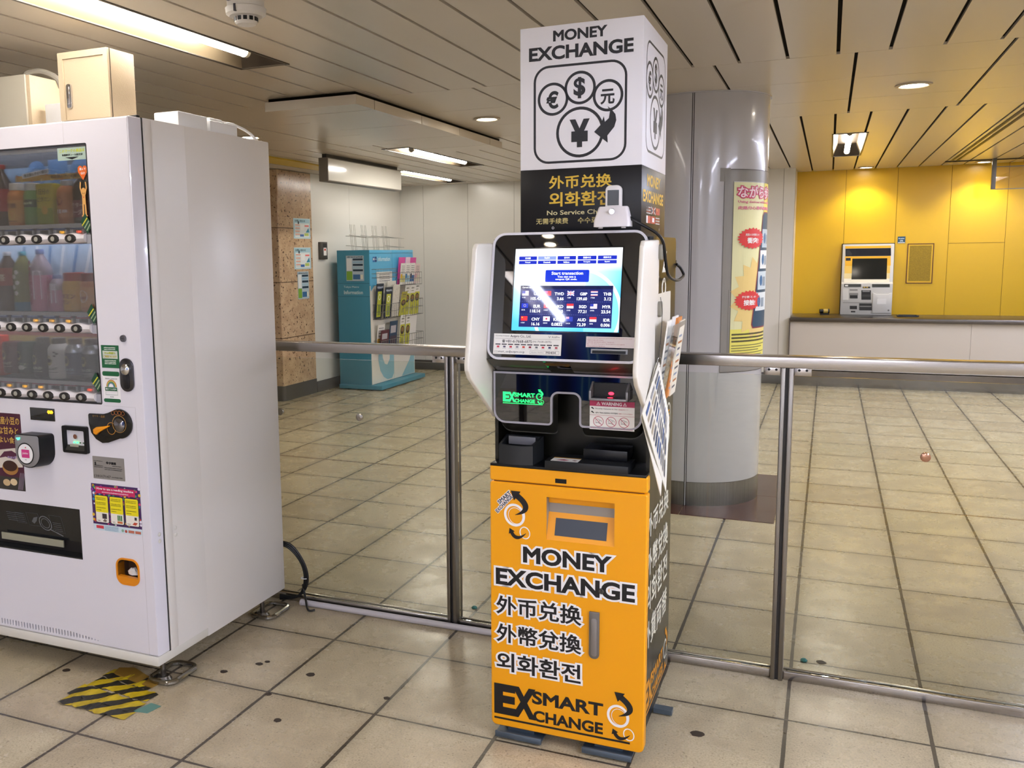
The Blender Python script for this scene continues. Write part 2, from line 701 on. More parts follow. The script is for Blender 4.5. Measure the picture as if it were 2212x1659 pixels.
# floor
fl = MB()
fl.add([(XL, YF, 0), (XR, YF, 0), (XR, YB + .6, 0), (XL, YB + .6, 0)], [[0, 1, 2, 3]])
struct(fl, 'floor', FLOOR)
pl = MB()
rj = M('plinth_joint', '1e1210', .5)
for i in range(2):
    for j in range(2):
        x0, y0 = -1.18 + .485 * i, 4.87 + .54 * j
        pl.box(x0 + .002, x0 + .483, y0 + .002, y0 + .538, 0, .0035)
struct(pl, 'floor_dark_tiles', M('plinth_tile', '4b2a24', .22))

# ceiling: strips along Y, a band of cross panels, strips again; holes for the lamps
LAMPS = [(-2.433, -2.205, .6, 3.49), (-3.27, -3.045, 6.56, 8.2), (-4.13, -3.91, 8.3, 9.93), (-.005, .215, 7.4, 9.15)]
UNSEEN_LAMPS = [(-1.72, -1.49, -1.06, .0), (1.7, 1.92, 5.6, 7.6), (1.6, 1.82, .2, 2.2), (.3, .52, -3.2, -1.2), (2.6, 2.82, -3.0, -1.0), (-2.43, -2.2, -4.1, -2.3), (3.0, 3.22, 2.0, 4.0), (2.4, 2.62, 8.0, 9.6), (-1.0, -.78, -4.1, -2.3)]  # first inferred from the screen's reflection, the rest added as unseen fill light
ALL_L = LAMPS + UNSEEN_LAMPS
ce = MB()
G = .0075


def free_runs(x0, x1, y0, y1):
    cuts = sorted((a, b) for (lx0, lx1, a, b) in ALL_L if lx0 < x1 - .02 and lx1 > x0 + .02 and a < y1 and b > y0)
    y = y0
    for a, b in cuts:
        if a > y:
            yield y, a
        y = max(y, b)
    if y < y1:
        yield y, y1


def strip(x0, x1, y0, y1):
    """a ceiling panel, cut where a lamp sits in it"""
    segs = [(x0, x1)]
    for a, b in free_runs(x0, x1, y0, y1):
        ce.box(x0 + G, x1 - G, a + .002, b - .002, H, H + .012)
    for (lx0, lx1, a, b) in ALL_L:
        if lx0 < x1 - .02 and lx1 > x0 + .02 and a < y1 and b > y0:
            aa, bb = max(a, y0), min(b, y1)
            if lx0 - x0 > .02:
                ce.box(x0 + G, lx0 - .003, aa, bb, H, H + .012)
            if x1 - lx1 > .02:
                ce.box(lx1 + .003, x1 - G, aa, bb, H, H + .012)


nx0 = int((XL - .001) / .2022) - 1
for i in range(nx0, 27):
    x0 = .001 + .2022 * i
    if x0 > XR:
        break
    strip(x0, x0 + .2022, YF, 4.415)
    strip(x0, x0 + .2022, 6.31, YB)
for i in range(-10, 9):
    x0 = .073 + .588 * i
    for a, b in ((4.415, 5.06), (5.06, 5.726), (5.726, 6.31)):
        ce.box(x0 + .007, x0 + .581, a + .0025, b - .0025, H, H + .012)
struct(ce, 'ceiling', CEIL)
cb_ = MB()
for a, b in free_runs(-99, 99, 0, 0):
    pass
cb_.box(XL, XR, YF, YB + .6, H + .16, H + .18)
struct(cb_, 'ceiling_void', CEIL_GAP)
cg = MB()           # dark joint liners between the strips
for i in range(nx0, 27):
    x0 = .001 + .2022 * i
    for y0, y1 in ((YF, 4.415), (6.31, YB)):
        for a, b in free_runs(x0 - .05, x0 + .05, y0, y1):
            cg.box(x0 - .02, x0 + .02, a, b, H + .013, H + .02)
for i in range(-10, 9):
    x0 = .073 + .588 * i
    cg.box(x0 - .02, x0 + .02, 4.415, 6.31, H + .013, H + .02)
for y in (4.415, 5.06, 5.726, 6.31):
    for a, b in ((XL, XR),):
        cg.box(a, b, y - .02, y + .02, H + .013, H + .02)
struct(cg, 'ceiling_joint', CEIL_GAP)
# double track slot
tr_ = MB()
for x in (1.055, 1.1):
    tr_.box(x - .011, x + .011, 6.4, 10.25, H - .004, H + .001)
struct(tr_, 'trim_1', M('track_bronze', '2a2114', .5))
tr_ = MB()
tr_.box(1.0, 1.155, 10.24, 10.27, H - .008, H + .001)
tr_.box(1.0, 3.2, 10.25, 10.28, H - .01, H + .001)
struct(tr_, 'trim_2', M('track_bronze', '2a2114', .5))

# walls -----------------------------------------------------------
def panel_wall_y(name, x0, x1, y, joints, mat, jm, z0=0, z1=H + .02, th=.06):
    mb = MB()
    xs = [x0] + list(joints) + [x1]
    for a, b in zip(xs, xs[1:]):
        mb.box(a + (.002 if a != x0 else 0), b - (.002 if b != x1 else 0), y, y + th, z0, z1)
    mb.box(x0, x1, y + .004, y + th - .002, z0, z1, 1)
    return struct(mb, name, [mat, jm], smooth=0)


LW = -4.87
mb = MB()
js = [8.09, 8.9, 10.2]
for a, b in zip(js, js[1:]):
    mb.box(LW - .1, LW, a + .0015, b - .0015, 0, H + .02)
mb.box(LW - .1, LW - .004, 8.09, 10.26, 0, H + .02, 1)
struct(mb, 'wall_left', [WALL, WALL_JOINT], smooth=0)
panel_wall_y('wall_back', LW - .1, -.352, 10.2, [-4.56, -3.98, -3.4, -2.82, -2.24, -1.66, -1.08, -.463], WALL, WALL_JOINT)
mb = MB()
mb.box(-.42, -.352, 10.262, YB + .05, 0, H + .02)
struct(mb, 'wall_back_return', WALL, smooth=0)
panel_wall_y('wall_right', -.352, XR, YB, [.133, .627, 1.119, 1.62, 2.12, 2.62, 3.12, 3.62, 4.12], YELLOW, YELLOW_D)
mb = MB()
mb.box(1.121, 1.618, YB - .0015, YB + .002, 1.453, 1.457)
struct(mb, 'trim_3', YELLOW_D)
# baseboards
mb = MB()
mb.box(LW, LW + .012, 8.1, 10.2, 0, .115, b=.003)
struct(mb, 'baseboard_left', BASEB)
mb = MB()
mb.box(LW + .012, -.352, 10.186, 10.2, 0, .118, b=.003)
struct(mb, 'baseboard_back', BASEB)
# far walls that close the hall
mb = MB()
mb.box(XL - .1, XL, YF, YB + .6, 0, H + .2)
struct(mb, 'wall_far_left', WALL)
mb = MB()
mb.box(XR, XR + .1, YF, YB + .6, 0, H + .2)
struct(mb, 'wall_far_right', WALL)
mb = MB()
mb.box(XL, XR, YF - .1, YF, 0, H + .2)
struct(mb, 'wall_front', WALL)
# granite pillar
mb = MB()
mb.prism(rrect(-5.9, -4.865, 7.47, 8.085, [0, .012, 0, 0]), 'z', .15, H - .005)
mb.prism(rrect(-5.9, -4.861, 7.465, 8.087, [0, .04, 0, 0]), 'z', 0, .15, 1)
struct(mb, 'wall_pillar', [GRANITE, BASEB])
# reflection on the ceiling above the pillar, painted as a yellow strip
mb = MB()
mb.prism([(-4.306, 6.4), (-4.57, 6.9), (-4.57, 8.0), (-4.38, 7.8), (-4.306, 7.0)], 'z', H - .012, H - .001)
struct(mb, 'ceiling_reflection_strip', M('yellow_reflection', 'd8b83a', .4))

# round column ------------------------------------------------------
CCX, CCY, CR = -.69, 5.42, .36
mb = MB()


def arc_shell(a0, a1, r, z0, z1, mi, n, t=.02):
    lo = []
    for i in range(n + 1):
        a = math.radians(a0 + (a1 - a0) * i / n)
        s_, c_ = math.sin(a), -math.cos(a)
        lo.append([(CCX + r * s_, CCY + r * c_, z0), (CCX + r * s_, CCY + r * c_, z1), (CCX + (r - t) * s_, CCY + (r - t) * c_, z1), (CCX + (r - t) * s_, CCY + (r - t) * c_, z0)])
    mb.loft(lo, mi, True)


for a0 in (1.1, 121.1, 241.1):
    arc_shell(a0, a0 + 117.9, CR, .137, H - .004, 0, 48)
    arc_shell(a0, a0 + 117.9, CR - .001, .0035, .135, 2, 48)
    arc_shell(a0 - 1.45, a0 - .65, CR - .001, .0035, H - .004, 0, 2)
mb.cyl((CCX, CCY, .003), (CCX, CCY, H), CR - .012, n=64, mi=1)
mb.cyl((CCX, CCY, H - .006), (CCX, CCY, H), CR + .008, n=64, mi=0)
struct(mb, 'wall_column', [COLUMN_M, COLJ, brushed('column_foot_steel', '8c8a88', .32, 2, .6)])


def on_col(x, y, l):
    """x = arc angle in degrees from the face towards the fence"""
    a = math.radians(x)
    r = CR + .0012 + l
    return (CCX + r * math.sin(a), CCY - r * math.cos(a), y)


# ------------------------------------------------------------------ lamps in the ceiling
def tube_mat(power, c):
    return M('fluorescent_tube_%d_%s' % (power * 10, c), 'ffffff', .4, emit=power, ec=c)


TUBE = tube_mat(TUBE_POWER, 'fff8ee')
TUBE_FILL = tube_mat(UNSEEN_POWER, 'e2e8ff')
LENS = M('downlight_lens', 'ffffff', .4, emit=SPOT_POWER, ec='fff3e0')
LAMP_IN = M('lamp_reflector', '8c7c63', .3, .5)
LAMP_DK = M('lamp_bronze', '352c22', .4)


def lamp(name, label, cat, x0, x1, y0, y1, tube_x=.5, end=.2, start=.1, group=None, tm_=None):
    t = thing(name, label, cat, ((x0 + x1) / 2, (y0 + y1) / 2, H), 0, group)
    w, l = (x1 - x0) / 2, (y1 - y0) / 2
    m = MB()
    m.plate([(-w - .012, -l - .012), (w + .012, -l - .012), (w + .012, l + .012), (-w - .012, l + .012)], [[(-w, -l), (w, -l), (w, l), (-w, l)]], -.004, .004, axis='z')
    m.build('lamp_frame', LAMP_DK, t)
    m = MB()        # trough
    d = .09
    m.add([(-w, -l, 0), (w, -l, 0), (w, l, 0), (-w, l, 0), (-w * .7, -l + .06, d), (w * .7, -l + .06, d), (w * .7, l - .06, d), (-w * .7, l - .06, d)],
          [[4, 5, 6, 7], [0, 1, 5, 4], [2, 3, 7, 6]], 1)
    m.add([(-w, -l, 0), (w, -l, 0), (w, l, 0), (-w, l, 0), (-w * .7, -l + .06, d), (w * .7, -l + .06, d), (w * .7, l - .06, d), (-w * .7, l - .06, d)],
          [[1, 2, 6, 5], [3, 0, 4, 7]], 0)
    m.build('lamp_trough', [LAMP_IN, LAMP_DK], t)
    cx = -w + 2 * w * tube_x
    m = MB()
    m.cyl((cx, -l + start, .02), (cx, l - end, .02), .021, n=16)
    tb = m.build('lamp_tube', tm_ or TUBE, t)
    m = MB()
    for y in (-l + start - .02, l - end):
        m.cyl((cx, y, .02), (cx, y + .02, .02), .023, n=16)
    m.build('tube_cap', M('tube_cap', 'cfcabf', .3, .5), tb)
    return t


lamp('fluorescent_lamp', 'long lit fluorescent strip in ceiling above the vending machine', 'ceiling light', *LAMPS[0], tube_x=.66)
lamp('fluorescent_lamp', 'lit fluorescent strip in ceiling beside the stepped ceiling duct', 'ceiling light', *LAMPS[1], tube_x=.5, start=.3, end=.18, tm_=tube_mat(36, 'fff9f0'))
lamp('fluorescent_lamp', 'lit fluorescent strip partly hidden behind blank hanging sign box', 'ceiling light', *LAMPS[2], tube_x=.5, end=.18, tm_=tube_mat(28, 'fff9f0'))
lamp('fluorescent_lamp', 'short bright tube in dark ceiling recess before yellow wall', 'ceiling light', *LAMPS[3], tube_x=.5, end=.2, start=.15, tm_=tube_mat(34, 'fff8ee'))
for i, q in enumerate(UNSEEN_LAMPS):
    lamp('fluorescent_lamp', 'unseen fluorescent strip outside the view, for fill and reflection', 'ceiling light', *q, tube_x=.5, end=.08, start=.08, group='ceiling strips outside the view', tm_=TUBE_FILL if i else tube_mat(45, 'e2e8ff'))


def downlight(x, y, label, r=.083, power=None, grp=None):
    t = thing('recessed_downlight', label, 'ceiling light', (x, y, H), 0, grp)
    m = MB()
    m.lathe([(r, .001), (r, -.006), (r * .8, -.009), (r * .72, -.004), (r * .72, .001)])
    m.build('lamp_rim', M('downlight_rim', 'b7aa95', .3), t)
    m = MB()
    m.cyl((0, 0, -.004), (0, 0, -.0065), r * .66, n=28)
    m.build('lamp_lens', LENS, t)
    if power:
        s = bpy.data.lights.new('downlight_beam', 'SPOT')
        s.energy = power
        s.spot_size = math.radians(125)
        s.spot_blend = .6
        s.shadow_soft_size = .05
        s.color = (1, .92, .78)
        so = bpy.data.objects.new('downlight_beam', s)
        COL.objects.link(so)
        so.parent = t
        so.location = (0, 0, -.02)
    return t


downlight(-1.985, 5.43, 'lit round downlight in cross panels beside the ceiling duct', power=22)
downlight(-3.75, 5.435, 'lit round downlight peeping above the vending machine top', power=22)
downlight(.365, 5.40, 'large round downlight over the glass fence near the column', .088, power=22)
downlight(.311, 10.5, 'small round downlight washing the yellow wall above ticket machine', .075, power=18)
downlight(1.363, 10.5, 'small round downlight beside the hanging glass sign', .075, power=18)
for x, y in ((-1.295, .515), (-1.315, .40)):
    downlight(x, y, 'lit round downlight in the ceiling behind the viewpoint', .04, grp='twin downlights outside the view')

# smoke detector
t = thing('smoke_detector', 'white round smoke detector hanging from the ceiling strips', 'smoke detector', (-1.72, 2.5, H))
m = MB()
m.lathe([(.062, 0), (.062, -.012), (.058, -.014), (.058, -.055), (.064, -.058), (.062, -.075), (.052, -.082)])
m.build('housing', M('detector_white', 'd8d4ce', .4), t)
m = MB()
m.lathe([(.036, -.08), (.036, -.1), (.03, -.106), (.0, -.107)])
m.build('sensor_cap', M('detector_white', 'd8d4ce', .4), t)
m = MB()
for i in range(12):
    a = 2 * PI * i / 12
    m.box(-.006, .006, -.0375, -.035, -.097, -.085)
    for k in range(-8, 0):
        x, y, z = m.v[k]
        m.v[k] = (x * math.cos(a) - y * math.sin(a), x * math.sin(a) + y * math.cos(a), z)
m.build('vent_slot', BLACK, t)
m = MB()
m.box(-.03, -.012, -.066, -.05, -.042, -.018)
m.box(.0, .006, -.0665, -.055, -.078, -.056)
m.build('indicator_window', M('detector_dark', '33313c', .3), t)

# stepped duct cover on the ceiling
t = thing('ceiling_duct_cover', 'long cream boxed duct cover stepping down from the ceiling', 'duct', (-2.52, 5.33, H))
m = MB()
ys = [4.2, 4.41, 5.02, 5.62, 6.2, 6.46]
for a, b in zip(ys, ys[1:]):
    m.box(-.275, .275, a - 5.33 + .0035, b - 5.33 - .0035, -.066, -.018)
m.build('cover_panel', CEIL, t)
m = MB()
m.box(-.262, .262, 4.22 - 5.33, 6.44 - 5.33, -.05, -.0005)
m.build('duct_neck', CEIL_GAP, t)

# blank hanging sign box
t = thing('hanging_sign_box', 'blank white sign box with grey end hanging under the ceiling', 'sign', (-3.845, 7.3, H))
m = MB()
m.box(-.043, .043, -.7, .7, -.222, -.03, b=.004)
m.build('sign_body', M('sign_frame_grey', '7b756e', .4), t)
m = MB()
for s_ in (1, -1):
    m.box(s_ * .0435 - .0005, s_ * .0435 + .0005, -.69, .695, -.212, -.038)
m.build('sign_face', M('blank_sign_face', 'd9d6cd', .12, coat=.5), t)
m = MB()
m.box(-.02, .02, -.68, .66, -.032, 0)
m.build('mounting_rail', M('rail_dark', '2a2824', .5), t)

# glass sign hanging before the yellow wall
t = thing('hanging_glass_sign', 'clear hanging sign panel on grey post before yellow wall', 'sign', (1.41, 10.2, H))
m = MB()
m.box(-.018, .018, -.02, .02, -.29, 0, b=.003)
m.build('hanger_post', M('hanger_grey', '6f6c66', .4), t)
m = MB()
m.box(.02, 1.5, -.004, .004, -.285, -.075)
m.build('sign_pane', glass('sign_acrylic', (.93, .9, .8), 2.0), t)
m = MB()
m.box(.018, 1.5, -.008, .008, -.292, -.285)
m.box(.018, 1.5, -.008, .008, -.082, -.075)
m.build('pane_edge', M('hanger_grey', '6f6c66', .4), t)

# ------------------------------------------------------------------ glass fence
FY = 3.07
GLASS = glass('fence_glass', (.95, .965, .93), .7)
fence = thing('glass_railing', 'waist-high glass fence with brushed steel handrail and posts', 'railing', (0, FY, 0))
m = MB()
m.box(-3.6, 3.6, -.032, .032, 1.04, 1.076, b=.003)
m.build('handrail', STEEL, fence)
posts = [-3.585, -2.425, -1.265, -.108, 1.05, 2.21, 3.37]
for i, px in enumerate(posts):
    m = MB()
    m.box(px - .019, px - .005, -.033, .033, 0, 1.04, b=.002)
    m.box(px + .005, px + .019, -.033, .033, 0, 1.04, b=.002)
    m.box(px - .006, px + .006, -.024, .024, 0, 1.04, 1)
    m.build('post', [STEEL_V, M('post_groove', '2a2726', .5)], fence)
    m = MB()
    for s in (-1, 1):
        m.box(px + s * .045 - .026, px + s * .045 + .026, -.022, .022, 1.015, 1.041, b=.002)
        for q in (-.01, .012):
            m.cyl((px + s * .045 + q, -.0222, 1.033), (px + s * .045 + q, -.024, 1.033), .004, n=10, mi=1)
    m.build('rail_clamp', [STEEL, BLACK], fence)
for a, b in zip(posts, posts[1:]):
    m = MB()
    m.box(a + .021, b - .021, -.005, .005, .026, 1.012)
    m.build('glass_pane', GLASS, fence)
m = MB()
for a, b in zip(posts, posts[1:]):
    m.box(a + .02, b - .02, -.02, -.008, 0, .03, b=.003)
    m.box(a + .02, b - .02, .008, .02, 0, .03, b=.003)
    m.box(a + .02, b - .02, -.009, .009, 0, .022)
m.build('bottom_channel_trim', [STEEL], fence)
for x, z in ((-1.653, .788), (-2.015, .79), (.292, .779)):
    m = MB()
    m.cyl((x, -.006, z), (x, -.013, z), .0145, .0145, n=28)
    m.cyl((x, -.013, z), (x, -.015, z), .0145, .011, n=28)
    m.build('glass_fixing', M('fixing_copper' if x > 0 else 'fixing_steel', 'b58a72' if x > 0 else 'a8a29a', .2, .9), fence)
# white conduit lying along the channel
t = thing('white_conduit', 'white plastic conduit lying along the bottom of the fence', 'pipe', (0, 3.025, 0))
m = MB()
m.cyl((-1.92, 0, .012), (-.5, 0, .012), .012, n=16)
m.build('conduit_pipe', M('conduit_white', 'c4bfc4', .35), t)
m = MB()
m.cyl((-1.926, 0, .012), (-1.918, 0, .012), .0135, n=16)
m.build('pipe_end', M('conduit_white', 'c4bfc4', .35), t)

# ------------------------------------------------------------------ money exchange kiosk
K = thing('money_exchange_kiosk', 'tall orange and black money exchange machine with lit touchscreen', 'exchange machine', (-.4225, 2.367, 0), .0012)
# black body
m = MB()
rear = [(.15, .115), (.43, .115)] + [(.43 - .022 + .022 * math.cos(a), 1.45 - .022 + .022 * math.sin(a)) for a in [i * PI / 10 for i in range(6)]] + [(.15, 1.45)]
m.prism(rear, 'x', -.44, 0)
m.box(-.44, 0, .03, .16, .115, .818)
m.box(-.44, -.43, .045, .16, .818, 1.45)
m.box(-.01, 0, .045, .16, .818, 1.45)
m.box(-.43, -.01, .06, .16, 1.085, 1.45)
body = m.build('body', KBODY, K)
m = MB()
m.box(-.42, -.02, .06, .4, .02, .115)
m.build('plinth', BLACK, K)
m = MB()
m.box(-.44, 0, .0, .155, .814, .822, b=.002)
m.build('shelf', M('shelf_black', '0e0e11', .35, spec=.4), K)
for s, (u0, u1, v0) in enumerate(((-.425, -.285, -.012), (-.168, -.028, -.006))):
    m = MB()
    m.box(u0, u1, v0, v0 + .09, .012, .017)
    m.box(u0, u1, v0 - .002, v0 + .006, .006, .024, b=.002)
    m.box(u0 + .03, u1 - .03, v0 + .03, v0 + .08, .0, .035)
    m.build('foot_plate', M('foot_blue_steel', '5d6a78', .35, .5), K)
m = MB()
m.box(-.02, .035, .3, .33, .004, .018)
m.build('rear_foot', M('foot_blue_steel', '5d6a78', .35, .5), K)

# orange door with the cash outlet
door_out = rrect(-.4405, .004, .035, .7695, [.016, .016, .006, .006], 5)
slot = [(-.274, .616), (-.0835, .616), (-.0835, .738), (-.274, .738)]
m = MB()
m.plate(inset(door_out, .003), [slot], 0, .004)
m.loft([[(p[0], .0, p[1]) for p in inset(door_out, .003)], [(p[0], .003, p[1]) for p in door_out], [(p[0], .032, p[1]) for p in door_out]], caps=False)
m.plate(door_out, [slot], .028, .0325)
door = m.build('door', ORANGE, K)
m = MB()
fo = rrect(-.4405, .004, .773, .8165, [.006, .006, .004, .004], 4)
m.loft([[(p[0], .0, p[1]) for p in inset(fo, .003)], [(p[0], .003, p[1]) for p in fo], [(p[0], .032, p[1]) for p in fo]])
m.box(-.43, -.006, .006, .03, .765, .776, 1)
fa = m.build('top_fascia', [ORANGE, M('seam_brown', '6b3e06', .6)], K)
m = MB()
m.prism(rrect(-.249, -.217, .7805, .793, .001, 2), 'y', -.0004, .004)
m.build('sensor_window', BLACK, fa)
# outlet recess: ceiling, steel strip, sloping tray
m = MB()
m.add([(-.274, .001, .738), (-.0835, .001, .738), (-.0835, .026, .738), (-.274, .026, .738)], [[0, 1, 2, 3]], 0)
m.add([(-.274, .026, .738), (-.0835, .026, .738), (-.0835, .027, .715), (-.274, .027, .715)], [[0, 1, 2, 3]], 0)
m.add([(-.274, .026, .716), (-.0835, .026, .716), (-.0835, .026, .690), (-.274, .026, .690)], [[0, 1, 2, 3]], 1)
m.add([(-.274, .026, .690), (-.0835, .026, .690), (-.0835, .001, .616), (-.274, .001, .616)], [[0, 1, 2, 3]], 2)
for u in (-.274, -.0835):
    m.add([(u, .001, .738), (u, .026, .738), (u, .026, .690), (u, .001, .616)], [[0, 1, 2, 3]], 1)
outlet = m.build('cash_outlet', [ORANGE, M('outlet_steel', '9a938c', .45, .2), ORANGE_L], K, smooth=0)
m = MB()


def slope(u, t):
    n = Vector((0, -.074, .025)).normalized() * .0008
    return (u, .001 + .025 * t + n.y, .616 + .074 * t + n.z)


m.add([slope(-.252, .17), slope(-.106, .17), slope(-.106, .8), slope(-.252, .8)], [[0, 1, 2, 3]])
m.build('outlet_shutter', M('shutter_slate', '3b4048', .3), outlet, smooth=0)
# handle, lock
m = MB()
m.prism(rrect(-.15, -.121, .29, .426, [.013, .013, .002, .002], 6), 'y', -.006, .0, bev=.0015)
hd = m.build('door_handle', M('handle_grey', '75706c', .35, .4), K)
m = MB()
m.prism(rrect(-.1435, -.1275, .298, .408, .007, 6), 'y', -.0078, -.005, bev=.001)
m.build('handle_inset', M('handle_grey_light', '8d8886', .3, .4), hd)
m = MB()
m.cyl((-.116, 0, .488), (-.116, -.006, .488), .0085, .0075, n=24)
m.box(-.117, -.115, -.0065, -.006, .4825, .4935, 1)
m.build('door_lock', [M('lock_grey', '5e5c5c', .25, .8), BLACK], K)


# lettering and emblems
def qbez(p0, p1, p2, n):
    return [((1 - t) ** 2 * p0[0] + 2 * t * (1 - t) * p1[0] + t * t * p2[0], (1 - t) ** 2 * p0[1] + 2 * t * (1 - t) * p1[1] + t * t * p2[1]) for t in [i / n for i in range(n + 1)]]


def swoosh(S, p0, p1, p2, w0, w1, head, m, lay):
    """tapered bent arrow from p0 to p2 over control p1"""
    c = qbez(p0, p1, p2, 14)
    lft, rgt = [], []
    for i, p in enumerate(c):
        a, b = c[max(i - 1, 0)], c[min(i + 1, len(c) - 1)]
        d = Vector((b[0] - a[0], b[1] - a[1])).normalized()
        n = Vector((-d.y, d.x))
        w = w0 + (w1 - w0) * math.sin(min(1, i / 9) * PI / 2)
        lft.append((p[0] + n.x * w, p[1] + n.y * w))
        rgt.append((p[0] - n.x * w, p[1] - n.y * w))
    for i in range(len(c) - 1):
        S.poly([lft[i], lft[i + 1], rgt[i + 1], rgt[i]][::-1], m, lay)
    e = Vector(c[-1])
    d = (e - Vector(c[-2])).normalized()
    n = Vector((-d.y, d.x))
    S.poly([tuple(e + n * head * .8 - d * head * .15), tuple(e - n * head * .8 - d * head * .15), tuple(e + d * head)], m, lay)


def ring_logo(S, ox, oz, k, ink, ring, lay=2):
    S.circle(ox, oz, .031 * k, .0072 * k, ring, lay, ry=.0335 * k, rot=.4)
    S.circle(ox + .003 * k, oz - .002 * k, .0215 * k, .0016 * k, ring, lay + 1, ry=.0245 * k, rot=.4)
    S.circle(ox + .0305 * k, oz - .049 * k, .0155 * k, .003 * k, ring, lay, ry=.0185 * k, rot=.3)
    swoosh(S, (ox + .002 * k, oz + .001 * k), (ox + .062 * k, oz + .02 * k), (ox + .006 * k, oz + .058 * k), .0006 * k, .0085 * k, .021 * k, ink, lay + 2)
    swoosh(S, (ox + .034 * k, oz - .05 * k), (ox + .004 * k, oz - .079 * k), (ox - .009 * k, oz - .05 * k), .0006 * k, .0052 * k, .0125 * k, ink, lay + 2)


def ex_logo(S, x0, x1, z0, z1, ink, ring, lay=2, under=True):
    w, hh = x1 - x0, z1 - z0
    X = lambda t: x0 + w * t
    Z = lambda t: z0 + hh * t
    S.text('E', X(0), X(.165), Z(.12), Z(.83), ink, .055, lay)
    S.text('X', X(.135), X(.32), Z(.12), Z(.83), ink, .055, lay)
    S.text('SMART', X(.29), X(.81), Z(.50), Z(.80), ink, .035, lay)
    S.text('CHANGE', X(.30), X(.81), Z(.10), Z(.36), ink, .035, lay)
    if under:
        S.rect(X(0), X(1), Z(0), Z(.045), ink, lay)
    ring_logo(S, X(.915), Z(.58), w / .4, ink, ring, lay)


S = Sheet()
for t_, b in (('MONEY', (-.342, -.0885, .541, .589)), ('EXCHANGE', (-.424, -.025, .4665, .517)), ('外币兑换', (-.424, -.1715, .378, .4345)), ('外幣兌換', (-.424, -.1715, .2935, .35)), ('외화환전', (-.4235, -.173, .2065, .2635))):
    S.text(t_, *b, INK, .038 if t_[0] in 'ME' else .022, 4, out=INKW, ow=.085)
ex_logo(S, -.431, -.033, .056, .188, INK, INKW, 3)
ring_logo(S, -.367, .677, 1.0, INK, INKW, 3)
S.text('SMART', -.4225, -.372, .7195, .7315, P('1b2038'), .03, 4, out=INKW, ow=.11, rot=math.radians(44), al='c')
S.text('EXCHANGE', -.432, -.364, .7015, .7125, P('1b2038'), .03, 4, out=INKW, ow=.11, rot=math.radians(48), al='c')
S.build('door_lettering', on_y(0), K)

# side lettering (black side facing the column)
S = Sheet()
for t_, b in (('外币兑换', (.02, .379, .632, .70)), ('外幣兌換', (.02, .379, .522, .6)), ('외화환전', (.016, .375, .42, .503)), ('外貨両替', (.012, .38, .31, .392))):
    S.text(t_, *b, P('d9d6c4'), .018, 2)
for ch_, b in (('I', (.117, .133, 1.354, 1.412)), ('Z', (.186, .262, 1.353, 1.411)), ('X', (.045, .143, 1.287, 1.344)), ('O', (.184, .258, 1.281, 1.338))):
    S.text(ch_, *b, P('e9e6d8'), .035, 2)
ex_logo(S, .02, .40, .118, .235, P('d08a14'), P('d9d6c4'), 2)
lw = P('d9d6c4')


def currency_emblem(S, T, ink, line, glyph, lay=1, arrow=True):
    """T maps the drawing's own 0..1 square to the sheet; drawn as on the sign tower front"""
    def cir(cx, cy, r, w):
        o = [T(*p) for p in circ(cx, cy, r, r, 40)]
        i = [T(*p) for p in circ(cx, cy, r - w, r - w, 40)]
        S.ring(o, i, line, lay)
    cir(.213, .658, .168, .028)
    cir(.506, .752, .168, .028)
    cir(.802, .652, .16, .028)
    cir(.506, .305, .257, .03)
    for ch, (x0, x1, y0, y1), b in (('€', (.14, .275, .56, .74), .035), ('$', (.437, .563, .645, .858), .035), ('元', (.722, .872, .563, .715), .03), ('¥', (.395, .612, .152, .437), .05)):
        a, c = T(x0, y0), T(x1, y1)
        S.text(ch, a[0], c[0], a[1], c[1], glyph, b, lay + 1)
    if arrow:
        pts = [(.80, .545), (.845, .505), (.882, .46), (.892, .40), (.872, .335), (.80, .252), (.805, .18), (.735, .235), (.66, .297), (.725, .36), (.762, .447), (.772, .39), (.815, .425), (.825, .49)]
        S.poly([T(*p) for p in pts][::-1], ink, lay + 2)


currency_emblem(S, lambda x, y: (.154 + x * .243, .778 + y * .23), lw, lw, P('e6a21a'))
S.build('side_lettering', on_x(0), K)

# sign tower
m = MB()
m.box(-.368, -.036, .062, .435, 1.6365, 2.011, 0, b=.0015)
m.box(-.368, -.036, .062, .435, 1.448, 1.6365, 1, b=.0015)
tower = m.build('sign_tower', [SIGNW, M('sign_black', '0b0a0e', .35, spec=.35)], K)
S = Sheet()
S.text('MONEY', -.276, -.130, 1.969, 1.9975, INK, .036, 2)
S.text('EXCHANGE', -.343, -.0615, 1.9225, 1.9585, INK, .036, 2)
S.ring(rrect(-.330, -.077, 1.651, 1.9085, .042, 8), rrect(-.3238, -.0832, 1.6572, 1.9023, .036, 8), INK, 1)
currency_emblem(S, lambda x, y: (-.330 + x * .253, 1.651 + y * .2575), INK, INK, INK)
GOLD = P('d8b338')
S.text('外币兑换', -.287, -.114, 1.583, 1.618, GOLD, .022, 2)
S.text('외화환전', -.286, -.114, 1.5355, 1.574, GOLD, .022, 2)
S.text('No Service Charge', -.292, -.112, 1.5095, 1.5255, P('d9cf9e'), .012, 2)
S.text('无需手续费', -.323, -.2325, 1.489, 1.505, P('cdbd7c'), .012, 2)
S.text('수수료무료', -.206, -.1155, 1.489, 1.505, P('cdbd7c'), .012, 2)
S.circle(-.275, 1.4785, .0035, .0012, INKW, 1, n=14)
S.build('front_lettering', on_y(.062), tower)
S = Sheet()
S.ring(rrect(.106, .40, 1.676, 1.966, .045, 8), rrect(.112, .394, 1.6822, 1.9598, .039, 8), INK, 1)
currency_emblem(S, lambda x, y: (.09 + x * .31, 1.677 + y * .287), INK, INK, INK)
